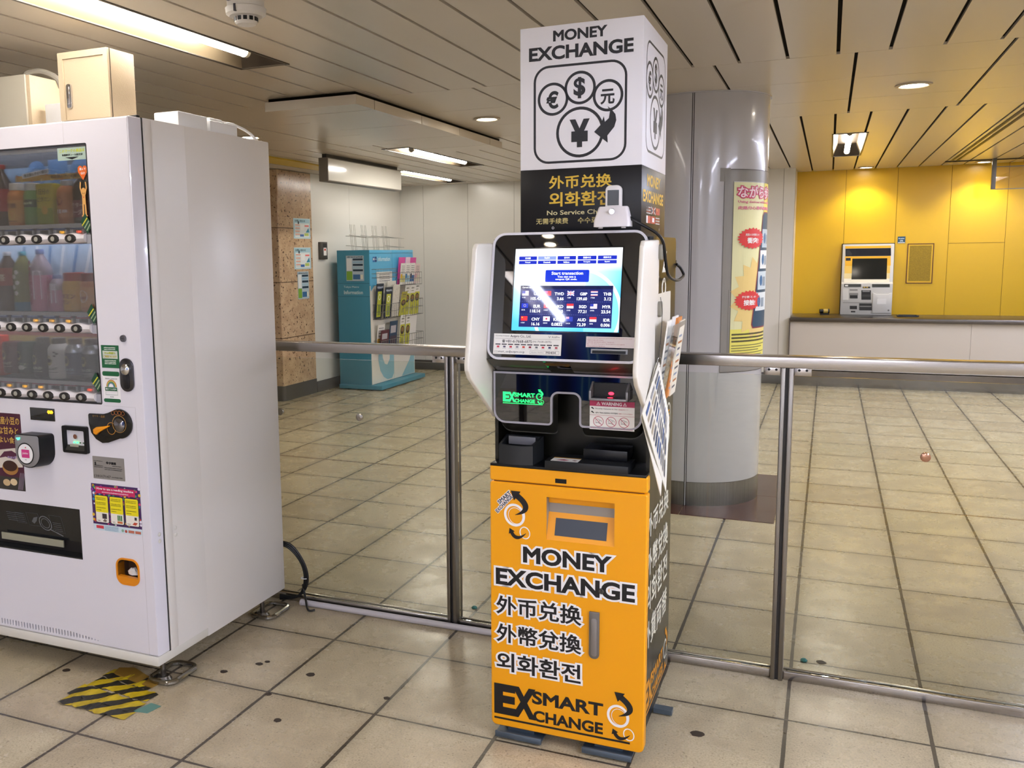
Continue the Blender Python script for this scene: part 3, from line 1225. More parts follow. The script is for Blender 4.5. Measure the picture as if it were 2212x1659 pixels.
S.text('MONEY', .14, .346, 1.586, 1.619, P('e3b82e'), .036, 2)
S.text('EXCHANGE', .082, .398, 1.543, 1.5755, P('e3b82e'), .036, 2)
# currency flags: two rows of little national flags
fy0, fy1, gy0, gy1 = 1.514, 1.533, 1.488, 1.508
fx = [.133 + i * .0725 for i in range(3)]
for k in range(5):
    S.rect(fx[0], fx[0] + .066, fy0 + k * .004, fy0 + k * .004 + .002, P('b8502e') if k % 2 else INKW, 2)
S.rect(fx[0], fx[0] + .03, fy0 + .009, fy1, P('33313c'), 3)
S.rect(fx[1], fx[1] + .066, fy0, fy1, P('4a4452'), 2)
S.line([(fx[1], fy0), (fx[1] + .066, fy1)], .004, P('d8c8c0'), 3)
S.line([(fx[1] + .066, fy0), (fx[1], fy1)], .004, P('d8c8c0'), 3)
S.rect(fx[1] + .027, fx[1] + .039, fy0, fy1, P('b8502e'), 4)
S.rect(fx[2], fx[2] + .066, fy0, fy1, P('c0492a'), 2)
S.disc(fx[2] + .02, fy1 - .006, .004, P('e8c84a'), 3, n=5)
S.rect(fx[0], fx[0] + .022, gy0, gy1, INKW, 2)
S.rect(fx[0] + .022, fx[0] + .066, gy0, gy1, P('c0492a'), 2)
S.rect(fx[1], fx[1] + .066, gy0, gy1, P('c0492a'), 2)
S.rect(fx[1] + .018, fx[1] + .048, gy0 + .004, gy1 - .004, INKW, 3)
for k in range(5):
    S.rect(fx[2], fx[2] + .066, gy0 + k * .004, gy0 + k * .004 + .002, P('c0492a') if k % 2 else INKW, 2)
S.disc(.34, 1.473, .004, P('b8b09a'), 1, n=12)
S.build('side_sign_lettering', on_x(-.036), tower)

# tilted screen head: s runs up the face, n out of it
HT = Vector((0, .052, .275)).normalized()
HN = Vector((0, -.275, .052)).normalized()
H0 = Vector((0, -.025, 1.159))


def hz(z):      # height -> distance along the face
    return (z - 1.159) / HT.z


def on_head(x, y, l):
    p = H0 + HT * y + HN * l
    return (x, p.y, p.z)


def head3(p):   # local (u, depth behind the face, s)
    q = H0 + HT * p[2] - HN * p[1]
    return (p[0], q.y, q.z)


s0, s1 = hz(1.1225), hz(1.4675)
ho = rrect(-.4375, -.0105, s0, s1, [.034, .034, .036, .036], 8)
hi = inset(ho, .0065)
m = MB()
m.plate(ho, [hi], 0, .012)
m.loft([[(p[0], .0, p[1]) for p in ho], [(p[0], .02, p[1]) for p in ho], [(p[0] * .985 - .0033, .055, p[1]) for p in ho]], 1, caps=False)
m.plate(ho, [], .05, .056, 1)
head = m.build('screen_housing', [M('rim_white', 'd6d4dc', .3, .1), GREY], K, map=head3)
m = MB()
m.plate(hi, [], .0025, .012)
glass_face = m.build('screen_bezel', BLACKG, head, map=head3)
# sloping chin below the rim
m = MB()
chin = [[(-.437, -.031, 1.1235), (-.011, -.031, 1.1235), (-.011, .05, 1.1235), (-.437, .05, 1.1235)],
        [(-.432, -.018, 1.108), (-.016, -.018, 1.108), (-.016, .05, 1.108), (-.432, .05, 1.108)],
        [(-.418, .006, 1.089), (-.030, .006, 1.089), (-.030, .05, 1.089), (-.418, .05, 1.089)],
        [(-.405, .016, 1.0845), (-.043, .016, 1.0845), (-.043, .05, 1.0845), (-.405, .05, 1.0845)]]
m.loft(chin)
m.build('screen_chin', M('chin_grey', '3e3c36', .2), head, smooth=60)
m = MB()
e_ = .0006
m.add([(-.276, -.031 - e_, 1.1215), (-.204, -.031 - e_, 1.1215), (-.202, -.018 - e_, 1.108 - e_), (-.27, -.018 - e_, 1.108 - e_), (-.198, .006 - e_, 1.089 - e_), (-.262, .006 - e_, 1.089 - e_)], [[0, 1, 2, 3], [3, 2, 4, 5]])
m.add([(-.2755, -.0325, 1.1215), (-.268, -.0325, 1.1215), (-.268, -.030, 1.1185), (-.2755, -.030, 1.1185)], [[0, 1, 2, 3]], 1)
m.build('camera_window', [BLACKG, EM('1f8a55', .5)], head, smooth=0)


# touchscreen picture
def screen_mat():
    mm, nt, p = node_mat('touchscreen_backdrop')
    tc = nt.nodes.new('ShaderNodeTexCoord')
    sp = nt.nodes.new('ShaderNodeSeparateXYZ')
    nt.links.new(tc.outputs['Object'], sp.inputs[0])
    x, z = sp.outputs[0], sp.outputs[2]
    r1 = mth(nt, 'SQRT', mth(nt, 'ADD', mth(nt, 'POWER', mth(nt, 'SUBTRACT', x, -.255), 2), mth(nt, 'POWER', mth(nt, 'SUBTRACT', z, 1.395), 2)))
    c = ramp(nt, r1, [(0, (1, 1, 1)), (.085, (.92, .99, 1)), (.115, L('bfe6ff')), (.2, L('4fb4f2'))])
    r2 = mth(nt, 'SQRT', mth(nt, 'ADD', mth(nt, 'POWER', mth(nt, 'SUBTRACT', x, -.19), 2), mth(nt, 'POWER', mth(nt, 'SUBTRACT', z, 1.25), 2)))
    band = mth(nt, 'MULTIPLY', mth(nt, 'GREATER_THAN', r2, .112), mth(nt, 'LESS_THAN', r2, .121))
    c = mixc(nt, mth(nt, 'MULTIPLY', band, .55), c, (1, 1, 1))
    arcb = mth(nt, 'MULTIPLY', mth(nt, 'LESS_THAN', r2, .112), mth(nt, 'GREATER_THAN', x, -.17))
    c = mixc(nt, mth(nt, 'MULTIPLY', arcb, ramp(nt, z, [(.0, 1.0), (1.0, .5)])), c, L('8fd2fb'))
    top = ramp(nt, mth(nt, 'SUBTRACT', z, 1.36), [(0, 0.0), (.03, .9), (.06, 1.0)])
    c = mixc(nt, top, c, (.98, 1, 1))
    p.inputs['Base Color'].default_value = (0, 0, 0, 1)
    p.inputs['Roughness'].default_value = .04
    p.inputs['Specular IOR Level'].default_value = .35
    nt.links.new(c, p.inputs['Emission Color'])
    p.inputs['Emission Strength'].default_value = .95
    return mm


S = Sheet(.00015)


def E_(c, s=.9):
    n = 'scr_' + c
    if n not in _m:
        q = M(n, '000000', .04, spec=.35, emit=s, ec=c)
    return _m[n]


S.rect(-.374, -.0725, hz(1.199), hz(1.4265), M('screen_gap', '020203', .1), 1)
S.rect(-.370, -.0755, hz(1.2025), hz(1.423), screen_mat(), 2)
bt = [-.359, -.305, -.2505, -.195, -.1405]
for i, (a, b) in enumerate(zip(('日本語', 'English', '한국어', '繁體中文', '简体中文'), ('Français', 'Deutsch', 'Italiano', 'Português', 'Español'))):
    for t_, za, zb, c in ((a, 1.3925, 1.4025, '7d8ff0' if i == 1 else '1a2aa8'), (b, 1.3815, 1.3905, '1a2aa8')):
        S.rr(bt[i], bt[i] + .0508, hz(za), hz(zb), .0015, E_(c), 3)
        S.text(t_, bt[i] + .008, bt[i] + .0428, hz(za + .0026), hz(zb - .0022), E_('e8f0ff'), .03, 4, al='c', res=2)
S.text('FOREIGN EXCHANGE MACHINE', -.15, -.09, hz(1.409), hz(1.4125), E_('3f6fa0'), 0, 3, res=1)
S.text('12:10:08  TUE', -.13, -.09, hz(1.4025), hz(1.405), E_('7f96aa'), 0, 3, al='r', res=1)
S.rr(-.282, -.1615, hz(1.333), hz(1.3655), .0035, E_('1230b8'), 3)
S.text('Start transaction', -.265, -.178, hz(1.3525), hz(1.361), E_('f2f6ff'), .022, 4, res=2)
S.text('You can use a', -.2485, -.1975, hz(1.3445), hz(1.3505), E_('f2f6ff'), .022, 4, res=2)
S.text('coupon QR code.', -.2535, -.1935, hz(1.337), hz(1.343), E_('f2f6ff'), .022, 4, res=2)
S.rect(-.350, -.0955, hz(1.2125), hz(1.3235), E_('1b2464', .8), 3)
S.rect(-.350, -.0955, hz(1.3145), hz(1.3235), E_('0d1440', .8), 4)
S.text('Current rate', -.345, -.318, hz(1.3165), hz(1.3212), E_('f2f6ff'), .02, 5, al='l', res=1)
cx = [-.350, -.287, -.2235, -.1598, -.0955]
rz = [1.3145, 1.281, 1.2465, 1.2125]
for x in cx[1:4]:
    for k in range(24):
        S.rect(x - .0002, x + .0002, hz(1.2125 + k * .00425), hz(1.2125 + k * .00425 + .0022), E_('6c78c0', .8), 5)
for z in rz[1:3]:
    for k in range(44):
        S.rect(-.35 + k * .0058, -.35 + k * .0058 + .003, hz(z - .0003), hz(z + .0003), E_('6c78c0', .8), 5)
rates = [[('USD', '105.42'), ('TWD', '3.66'), ('GBP', '139.60'), ('THB', '3.12')], [('EUR', '118.14'), ('HKD', '13.60'), ('SGD', '77.21'), ('MYR', '23.54')], [('CNY', '16.16'), ('KRW', '0.0832'), ('AUD', '72.39'), ('IDR', '0.006')]]


def flag(S, code, x0, z0, w, h, lay):
    R = lambda a, b, c, d, col, l=0: S.rect(x0 + w * a, x0 + w * b, hz(z0 + h * c), hz(z0 + h * d), E_(col), lay + l)
    wh, rd, bl = 'f0e8f4', 'e8323c', '2c3a9c'
    if code in ('USD', 'MYR'):
        for k in range(7):
            R(0, 1, k / 7, (k + 1) / 7, 'f0a8b4' if k % 2 else wh)
        R(0, .48, .43, 1, bl, 1)
    elif code in ('TWD', 'CNY', 'HKD'):
        R(0, 1, 0, 1, rd)
        if code == 'TWD':
            R(0, .5, .5, 1, 'c05a8c', 1)
        if code == 'HKD':
            S.disc(x0 + w * .5, hz(z0 + h * .5), h * .3, E_(wh), lay + 1, n=5)
        if code == 'CNY':
            S.disc(x0 + w * .2, hz(z0 + h * .72), h * .14, E_('f4d040'), lay + 1, n=5)
    elif code == 'GBP':
        R(0, 1, 0, 1, '5a62b0')
        for a in ((0, 1), (1, 0)):
            S.line([(x0, hz(z0 + h * a[0])), (x0 + w, hz(z0 + h * a[1]))], h * .2, E_(wh), lay + 1)
        R(.42, .58, 0, 1, wh, 2)
        R(0, 1, .38, .62, wh, 2)
        R(.46, .54, 0, 1, rd, 3)
        R(0, 1, .44, .56, rd, 3)
    elif code == 'THB':
        R(0, 1, 0, 1, wh)
        R(0, 1, 0, .17, 'e88a94', 1)
        R(0, 1, .83, 1, 'e88a94', 1)
        R(0, 1, .34, .66, '23307c', 1)
    elif code == 'EUR':
        R(0, 1, 0, 1, '2438b8')
        S.circle(x0 + w / 2, hz(z0 + h / 2), h * .3, h * .06, E_('d8c860'), lay + 1, n=12)
    elif code in ('SGD', 'IDR'):
        R(0, 1, 0, .5, wh)
        R(0, 1, .5, 1, rd)
    elif code == 'KRW':
        R(0, 1, 0, 1, wh)
        S.disc(x0 + w / 2, hz(z0 + h / 2), h * .24, E_('b03a5c'), lay + 1, n=14)
    elif code == 'AUD':
        R(0, 1, 0, 1, '2c3a9c')
        R(0, .45, .55, 1, 'c890b0', 1)


for r in range(3):
    for c in range(4):
        code, val = rates[r][c]
        x0, x1, zt = cx[c], cx[c + 1], rz[r]
        flag(S, code, x0 + .0055, zt - .0175, .0185, .0122, 5)
        S.text('1' + code, x0 + .006, x0 + .018, hz(zt - .0245), hz(zt - .0212), E_('f2f6ff'), .01, 5, al='l', res=1)
        S.text(code, x0 + .034, x1 - .004, hz(zt - .0168), hz(zt - .0088), E_('f2f6ff'), .026, 5, al='r', res=3)
        S.text(val, x0 + .02, x1 - .004, hz(zt - .0298), hz(zt - .0215), E_('f2f6ff'), .026, 5, al='r', res=3)
S.build('touchscreen', lambda x, y, l: on_head(x, y, l - .0022), head)

# company sticker, notice sticker and card slot under the screen
S = Sheet(.0002)
S.rect(-.4185, -.2265, hz(1.1375), hz(1.193), PAPER, 1)
S.text('Operating Company', -.414, -.374, hz(1.1855), hz(1.1885), INK, .01, 2, res=1)
S.text('Actpro Co., Ltd.', -.371, -.312, hz(1.1815), hz(1.1905), P('2a2832'), .014, 2, res=2)
S.text('ActiPro', -.254, -.232, hz(1.184), hz(1.189), P('6a6870'), .01, 2, res=1)
S.line([(-.263, hz(1.1895)), (-.2605, hz(1.184)), (-.257, hz(1.189))], .0009, P('6a6870'), 2)
S.rect(-.414, -.231, hz(1.1795), hz(1.1799), INK, 2)
S.text('☎', -.394, -.385, hz(1.169), hz(1.177), INK, .01, 2, res=2)
S.text('+81-6-7668-6875', -.383, -.309, hz(1.169), hz(1.1765), P('2a2832'), .01, 2, res=2)
S.text('(06-7668-6875)', -.307, -.254, hz(1.1695), hz(1.1755), P('54525a'), .004, 2, res=1)
lang = [('JPN', 'c8324a'), ('ENG', '54506a'), ('CHN', 'c0203a'), ('KOR', '8a8a96'), ('HKG', 'd8402c'), ('TWN', '8c2040'), ('THA', '6a6a72'), ('VNM', 'c8203a'), ('FRA', '2c2c5c'), ('PHL', 'a8384a')]
for i, (n_, c_) in enumerate(lang):
    x0 = -.413 + i * .0183
    S.rect(x0, x0 + .0145, hz(1.1628), hz(1.1658), P('3a3840'), 2)
    S.rect(x0 + .0045, x0 + .0115, hz(1.1555), hz(1.1603), P(c_), 2)
    S.rect(x0 + .002, x0 + .013, hz(1.1528), hz(1.1534), P('9a98a0'), 2)
S.text('✉', -.4145, -.407, hz(1.1415), hz(1.147), P('54525a'), 0, 2, res=1)
S.text('smart_ex@actpro.co.jp', -.405, -.328, hz(1.1405), hz(1.148), P('2a2832'), .006, 2, res=1)
S.ring([(-.313, hz(1.14)), (-.232, hz(1.14)), (-.232, hz(1.149)), (-.313, hz(1.149))], [(-.3125, hz(1.1405)), (-.2325, hz(1.1405)), (-.2325, hz(1.1485)), (-.3125, hz(1.1485))], P('54525a'), 2)
S.text('Machine Number', -.309, -.274, hz(1.143), hz(1.146), P('54525a'), 0, 2, res=1)
S.text('M0404', -.268, -.241, hz(1.1415), hz(1.1478), P('2a2832'), .01, 2, res=2)
S.build('company_label', on_head, head)
S = Sheet(.0002)
S.rect(-.160, -.016, hz(1.1625), hz(1.1905), P('eadfe2'), 1)
for k, (t_, w_) in enumerate((('Up to 100,000 Japanese yen\'s worth can be pulled at once.', .118), ('根据日元兑换上限十万日元。', .044), ('일본엔화 십만엔까지 환전이 가능합니다.', .072), ('Bis 100.000 Yen pro Transaktion moeglich.', .10), ('Transaktion limitee.', .048))):
    z = 1.1858 - k * .0051
    S.text(t_, -.1565, -.1565 + w_, hz(z - .0012), hz(z + .002), P('b0566c'), 0, 2, res=1)
S.build('notice_label', on_head, head)
m = MB()
m.plate([(-.145, hz(1.1465)), (-.05, hz(1.1465)), (-.05, hz(1.1585)), (-.145, hz(1.1585))], [[(-.142, hz(1.1465) + .0004), (-.053, hz(1.1465) + .0004), (-.053, hz(1.1545)), (-.142, hz(1.1545))]], -.003, .003)
m.box(-.142, -.053, -.001, .002, hz(1.147), hz(1.1545), 1)
m.build('card_slot', [M('slot_grey', '8e8d8c', .3, .5), BLACK], head, map=head3)

# operating panel with the notch
po = rrect(-.4335, -.2625, .9375, 1.0835, [.034, .012, 0, .004], 6)
lo_ = []
n_ = 6
pts = []
for (cx_, cy_, r, a0, a1) in ((-.4335 + .034, .9375 + .034, .034, PI, 1.5 * PI), (-.2625 - .012, .9375 + .012, .012, 1.5 * PI, 2 * PI)):
    pts += [(cx_ + r * math.cos(a0 + (a1 - a0) * i / n_), cy_ + r * math.sin(a0 + (a1 - a0) * i / n_)) for i in range(n_ + 1)]
for (cx_, cy_, r, a0, a1) in ((-.2625 + .017, 1.028 - .017, .017, PI, .5 * PI), (-.1865 - .017, 1.028 - .017, .017, .5 * PI, 0)):
    pts += [(cx_ + r * math.cos(a0 + (a1 - a0) * i / n_), cy_ + r * math.sin(a0 + (a1 - a0) * i / n_)) for i in range(n_ + 1)]
for (cx_, cy_, r, a0, a1) in ((-.1865 + .012, .9375 + .012, .012, PI, 1.5 * PI), (-.016 - .034, .9375 + .034, .034, 1.5 * PI, 2 * PI)):
    pts += [(cx_ + r * math.cos(a0 + (a1 - a0) * i / n_), cy_ + r * math.sin(a0 + (a1 - a0) * i / n_)) for i in range(n_ + 1)]
pts += [(-.016, 1.0835), (-.4335, 1.0835)]
pin = inset(pts, .0055)
m = MB()
m.plate(pts, [pin], .015, .024)
m.plate(pts, [], .023, .028, 1)
low = [(p[0] * .975 - .0055, p[1] - (.034 if p[1] < 1.0 else .0)) for p in pts]
m.loft([[(p[0], .027, p[1]) for p in pts], [(p[0], .07, q[1]) for p, q in zip(low, low)]], 1, caps=False)
m.plate(low, [], .066, .07, 1)
opan = m.build('operating_panel', [M('rim_lilac_grey', 'a9a7b2', .3, .2), M('panel_case_grey', '262521', .3)], K)
m = MB()
m.plate(pin, [], .0165, .022)
m.build('panel_glass', BLACKG, opan)
S = Sheet(.0003)
GRN = EM('20f46e', 1.25)
ex_logo(S, -.406, -.290, .9935, 1.033, GRN, GRN, 2)
S.build('lit_logo', on_y(.0165), opan)
# scanner tray
m = MB()
tp = [(-.154, 1.0185), (-.0475, 1.0185), (-.0475, 1.0655), (-.154, 1.0655)]
m.box(-.1525, -.1465, -.018, .018, 1.0195, 1.045, b=.001)
m.box(-.0545, -.0485, -.018, .018, 1.0195, 1.045, b=.001)
m.box(-.1525, -.0485, -.018, .018, 1.0195, 1.0255, b=.001)
m.prism([(-.018, 1.045), (.0165, 1.045), (.0165, 1.066), (.013, 1.066)], 'x', -.1515, -.1465)
m.prism([(-.018, 1.045), (.0165, 1.045), (.0165, 1.066), (.013, 1.066)], 'x', -.0545, -.0495)
tray = m.build('scanner_tray', M('tray_silver', '8f8f93', .3, .4), opan)
m = MB()
m.box(-.1465, -.0545, .008, .0155, 1.0255, 1.064)
m.box(-.1465, -.0545, -.014, .0155, 1.0245, 1.0265)
m.build('scanner_bed', M('bed_black', '08080a', .3), tray)
m = MB()
m.add([(p[0], .0075, p[1]) for p in circ(-.098, 1.0365, .0075, .0042, 20)], [list(range(20))])
m.add([(p[0], -.004 + p[1], 1.0268) for p in circ(-.098, 0, .0075, .006, 20)], [list(range(20))])
m.build('scanner_light', EM('ff2038', 3.5), tray)
rl = bpy.data.lights.new('scanner_glow', 'SPOT')
rl.energy = .14
rl.color = (1, .02, .06)
rl.spot_size = math.radians(55)
rl.spot_blend = 1
rl.shadow_soft_size = .006
rlo = bpy.data.objects.new('scanner_glow', rl)
COL.objects.link(rlo)
rlo.parent = tray
rlo.location = (-.085, -.075, 1.04)
rlo.rotation_euler = Vector((0.0, .075, .068)).to_track_quat('-Z', 'Y').to_euler()
# warning sticker
S = Sheet(.0003)
S.rect(-.1575, -.0365, .9355, 1.0145, PAPER, 1)
S.rect(-.1575, -.0365, .9995, 1.0145, P('b02a58'), 2)
S.text('WARNING', -.1255, -.0705, 1.0022, 1.0115, INKW, .022, 3, res=2)
for x in (-.134, -.0625):
    for k, (q, mm_) in enumerate(((.0052, INKW), (.0036, P('b02a58')))):
        S.poly([(x - q, 1.0025 + k * .0009), (x + q, 1.0025 + k * .0009), (x, 1.0115 - k * .0016)], mm_, 3 + k)
    S.rect(x - .0003, x + .0003, 1.0048, 1.0084, INKW, 5)
S.text('Security Cameras in Use', -.142, -.082, .9905, .9945, INK, .012, 3, res=1)
S.text('録画監視中です', -.0795, -.053, .991, .994, INKR, 0, 3, res=1)
S.text('GPS TRACKING SYSTEM', -.142, -.082, .9795, .9835, INK, .012, 3, res=1)
S.text('追跡システム作動中', -.0795, -.042, .98, .983, INKR, 0, 3, res=1)
for z in (.9925, .9815):
    S.poly([(-.154, z + .002), (-.147, z - .002), (-.1455, z), (-.1515, z + .0045)], INK, 3)
S.rect(-.1575, -.0365, .9745, .9752, P('b02a58'), 3)
for i in range(3):
    x = -.1335 + i * .0345
    S.circle(x, .9575, .0142, .0014, P('b84060'), 3)
    S.line([(x - .0098, .9673), (x + .0098, .9477)], .0014, P('b84060'), 4)
    S.circle(x - .002, .959, .0055, .0007, P('5a5a62'), 3, n=14)
    S.line([(x - .008, .953), (x - .002, .9545), (x + .006, .951)], .0009, P('5a5a62'), 3)
    S.line([(x + .002, .962), (x + .008, .9605), (x + .008, .957)], .0009, P('5a5a62'), 3)
S.text("Please don't use and put your suitable money", -.153, -.041, .9375, .9415, INKR, 0, 3, res=1)
S.build('warning_label', on_y(.0155), opan)

# coin hopper, platform and note box on the shelf
m = MB()
fr = [(-.416 + .1 * i / 8, .008 - .010 * math.sin(PI * i / 8)) for i in range(9)]
outer = fr + [(-.310, .095), (-.422, .095)]
inner = inset(outer, .007)
m.loft([[(p[0], p[1], .822) for p in outer], [(p[0], p[1], .876 + max(0, (p[1] - .0)) * .14) for p in outer], [(p[0], p[1], .876 + max(0, p[1]) * .14) for p in inner], [(p[0], p[1], .832) for p in inner]], caps=False)
m.add([(p[0], p[1], .832) for p in inner], [list(range(len(inner)))], 1)
hop = m.build('coin_hopper', [M('hopper_charcoal', '232528', .45, spec=.4), BLACK], K)
m = MB()
m.box(-.401, -.321, .05, .054, .87, .893, b=.0015)
m.build('hopper_flap', M('flap_grey', '6c6c72', .4), hop)
m = MB()
m.box(-.277, -.047, -.008, .09, .822, .8435, b=.0015)
plat = m.build('pinpad_base', DARKG, K)
S = Sheet(.0003)
S.rect(-.262, -.1855, -.004, .042, PAPER, 1)
S.rect(-.262, -.1855, .035, .042, P('d9a23c'), 2)
S.poly([(-.25, .008), (-.225, .004), (-.212, .013), (-.23, .022)], P('a8475a'), 2)
S.poly([(-.205, .01), (-.195, .006), (-.19, .014), (-.2, .02)], P('8a6a60'), 2)
S.build('tray_label', on_z(.8435), plat)
m = MB()
m.box(-.182, -.06, .045, .13, .8435, .873, b=.002)
m.build('note_box', M('note_box_black', '0c0d12', .3, spec=.4), K)

# privacy wings beside the screen
def wing(u0, u1):
    prof = [(-.100, 1.405), (-.096, 1.425), (-.082, 1.438), (.115, 1.442), (.122, 1.436), (.118, 1.16), (.112, .962), (.055, .945), (-.145, 1.082), (-.162, 1.105), (-.163, 1.122)]
    m = MB()
    m.prism(prof, 'x', u0, u1, bev=.004, seg=3)
    return m.build('side_wing', OFFW, K)


wing(-.4525, -.4385)
wing(-.0095, .0035)
for z in (1.409, 1.256):
    m = MB()
    m.prism(rrect(.105, .14, z - .021, z + .021, .01, 5), 'x', .001, .012, bev=.002)
    m.build('wing_clamp', M('clamp_grey', '837f73', .4), K)

# brochure pocket on the side
m = MB()
m.prism(rrect(.07, .33, 1.0, 1.297, .004, 3), 'x', .0005, .0025)
m.build('pocket_backplate', M('pocket_white', 'e4e0d2', .35), K)
ACR = glass('clear_acrylic', (.93, .94, .93), 1.6)
m = MB()
m.add([(.004, .075, 1.0), (.016, .075, 1.0), (.05, .075, 1.215), (.0035, .075, 1.215), (.004, .325, 1.0), (.016, .325, 1.0), (.05, .325, 1.215), (.0035, .325, 1.215)], [[1, 5, 6, 2], [0, 1, 2, 3], [4, 7, 6, 5], [0, 4, 5, 1]])
m.build('brochure_pocket', ACR, K, smooth=0)

KM = Matrix.Translation((-.4225, 2.367, 0)) @ Matrix.Rotation(.0012, 4, 'Z')


def kworld(u, v, z):
    return KM @ Vector((u, v, z))


# brochures in the pocket
def leaflet(name, label, cat, base, w, h, lean, rz, inks, group=None, th=.002, draw=None):
    """upright printed leaflet; local x = width, z = height, print on -y"""
    t = thing(name, label, cat, base, rz, group)
    S = Sheet(.0003)
    mb = MB()
    mb.box(-w / 2, w / 2, 0, th, 0, h)
    c, s = math.cos(lean), math.sin(lean)
    tilt = lambda p: (p[0], p[1] * c + p[2] * s, p[2] * c - p[1] * s)
    mb.build('paper', PAPER if not inks else P(inks[0]), t, map=tilt, smooth=0)
    if draw:
        draw(S, w, h)
        S.build('print', lambda x, y, l: tilt((x, -l, y)), t)
    return t


for i, (v, dz, c, lb) in enumerate(((.12, .225, 'efece4', 'white booklet standing in the clear side pocket of exchange machine'), (.17, .232, 'e8e6e4', 'thick white brochure leaning in the machine\'s clear side pocket'), (.215, .226, 'd68a46', 'orange striped leaflet in the clear pocket on the machine side'), (.26, .215, 'e9e2d0', 'cream folded map sticking out of the clear side pocket'))):
    b = kworld(.012 + .004 * i, v, 1.004)

    def dr(S, w, h, c=c, i=i):
        r = random.Random(i)
        for k in range(9):
            y = h * (.1 + .085 * k)
            S.rect(-w * .42, w * (.1 + .3 * r.random()), y, y + h * .03, P(('5a5a62', 'b0703a', '8a94a8')[(k + i) % 3]), 1)
        if i == 2:
            S.rect(-w * .5, -w * .3, 0, h, P('c9762c'), 2)
            S.rect(-w * .1, w * .3, h * .15, h * .85, P('efe6d6'), 2)
    leaflet('brochure', lb, 'brochure', b, .09, dz, -.12, PI / 2, [c], None, .004, dr)

# laminated cards hanging from a ring at the wing
t = thing('laminated_card_set', 'laminated price cards hung by a ring at the machine\'s side wing', 'cards', kworld(.018, .05, 1.12))
A_ = Vector((.002, .012, .012))
c0, c1, c2, c3 = Vector((.0, .0, .0)), Vector((-.018, -.132, -.118)), Vector((.017, .045, -.362)), Vector((.02, .055, -.155))
for k in range(2):
    m = MB()
    o_ = Vector((-.007 * k, .004 * k, -.002 * k))
    nn = (c1 - c0).cross(c2 - c0).normalized() * .002
    sc = [c0 + o_, c1 + o_ + Vector((0, .02 * k, -.01 * k)), c2 + o_ + Vector((0, -.045 * k, .0)), c3 + o_]
    m.loft([[p for p in sc], [p + nn for p in sc]])
    card = m.build('card', M('card_white', 'e9e5da', .3), t, smooth=0)
    if k == 0:
        S = Sheet(1)
        r = random.Random(4)
        up = (c0 - c1)
        dn = (c2 - c1)
        face = -nn.normalized() if nn.normalized().x < 0 else nn.normalized()
        for i in range(11):
            for j in range(3):
                a, b = .08 + .31 * j, .06 + .083 * i
                S.rect(a, a + .25, b, b + .045, P(r.choice(['6a6a70', '4a5f8c', '8c8c90', 'a89c86', '3c4660'])), 1)

        def cm(x, y, l):
            p = c1 + up * (x * .92 + .03) + dn * y * .97
            p = p + (c3 - (c0 + (c2 - c1))) * (x * y)
            return tuple(p + face * (.0027 if face.dot(nn) > 0 else .0007))
        S.build('print', cm, card)
m = MB()
m.tube([(.002 + .011 * math.cos(a) * .3, .0 + .011 * math.cos(a), .0 + .013 * math.sin(a)) for a in [2 * PI * i / 18 for i in range(19)]], .0009, 6, smooth=False)
m.build('binder_ring', CHROME, t)
m = MB()
m.tube([(0, 0, .013), (.001, .02, .06), (.002, .03, .13), (-.004, .035, .17)], .0008, 6)
m.build('hanging_string', BLACK, t)

# handset in its cradle on top of the screen head
t = thing('cordless_phone', 'white cordless handset upright in white cradle atop the screen', 'phone', kworld(-.1035, .034, 1.4725), .05)
m = MB()
lo_ = []
for z, w, d0, d1 in ((.004, .047, -.032, .030), (.02, .046, -.031, .029), (.054, .038, -.012, .024), (.057, .036, -.009, .021)):
    lo_.append([(p[0], p[1], z) for p in rrect(-w, w, d0, d1, .007, 4)])
m.loft(lo_)
m.build('cradle', M('phone_white', 'e4dfe2', .35), t)
m = MB()
for sx in (-.03, .03):
    m.cyl((sx, -.018, 0), (sx, -.018, .006), .006, n=12)
m.build('cradle_foot', M('phone_white', 'e4dfe2', .35), t)
m = MB()
m.prism(rrect(-.0215, .0215, .03, .112, [.004, .004, .013, .013], 6), 'y', -.002, .014, bev=.003)
hs = m.build('handset', M('phone_white2', 'e2dfe0', .3), t)
m = MB()
m.prism(rrect(-.0155, .0145, .06, .0995, .001, 2), 'y', -.0026, -.001)
m.build('handset_screen', M('phone_screen', '1c2026', .15), hs)
m = MB()
m.cyl((0, -.0225, .043), (0, -.026, .043), .0085, .0075, n=20)
m.build('cradle_badge', CHROME, t)

# black power cable from the phone to the back of the machine
t = thing('black_cable', 'black cable looping from the phone down the machine\'s side', 'cable', kworld(0, 0, 0))
m = MB()
m.tube([(-.07, .05, 1.505), (-.05, .04, 1.492), (-.02, .06, 1.474), (.004, .09, 1.455), (.014, .12, 1.43), (.016, .145, 1.385), (.018, .185, 1.345), (.022, .30, 1.328), (.022, .40, 1.332), (.02, .455, 1.34), (.012, .445, 1.36), (.003, .425, 1.372)], .0042, 8)
m.build('cable_sheath', RUBBER, t)
m = MB()
m.box(-.02, .0, .4305, .445, 1.362, 1.384)
m.build('cable_plug', BLACK, t)

# ------------------------------------------------------------------ drinks vending machine
VYAW = math.radians(.4)
VT = thing('vending_machine', 'large white drinks vending machine with rows of sample bottles', 'vending machine', (-1.962, 2.215, 0), VYAW)
VM_M = Matrix.Translation((-1.962, 2.215, 0)) @ Matrix.Rotation(VYAW, 4, 'Z')
VL = -1.12                     # far side of the machine
vw = lambda u, v, z: VM_M @ Vector((u, v, z))
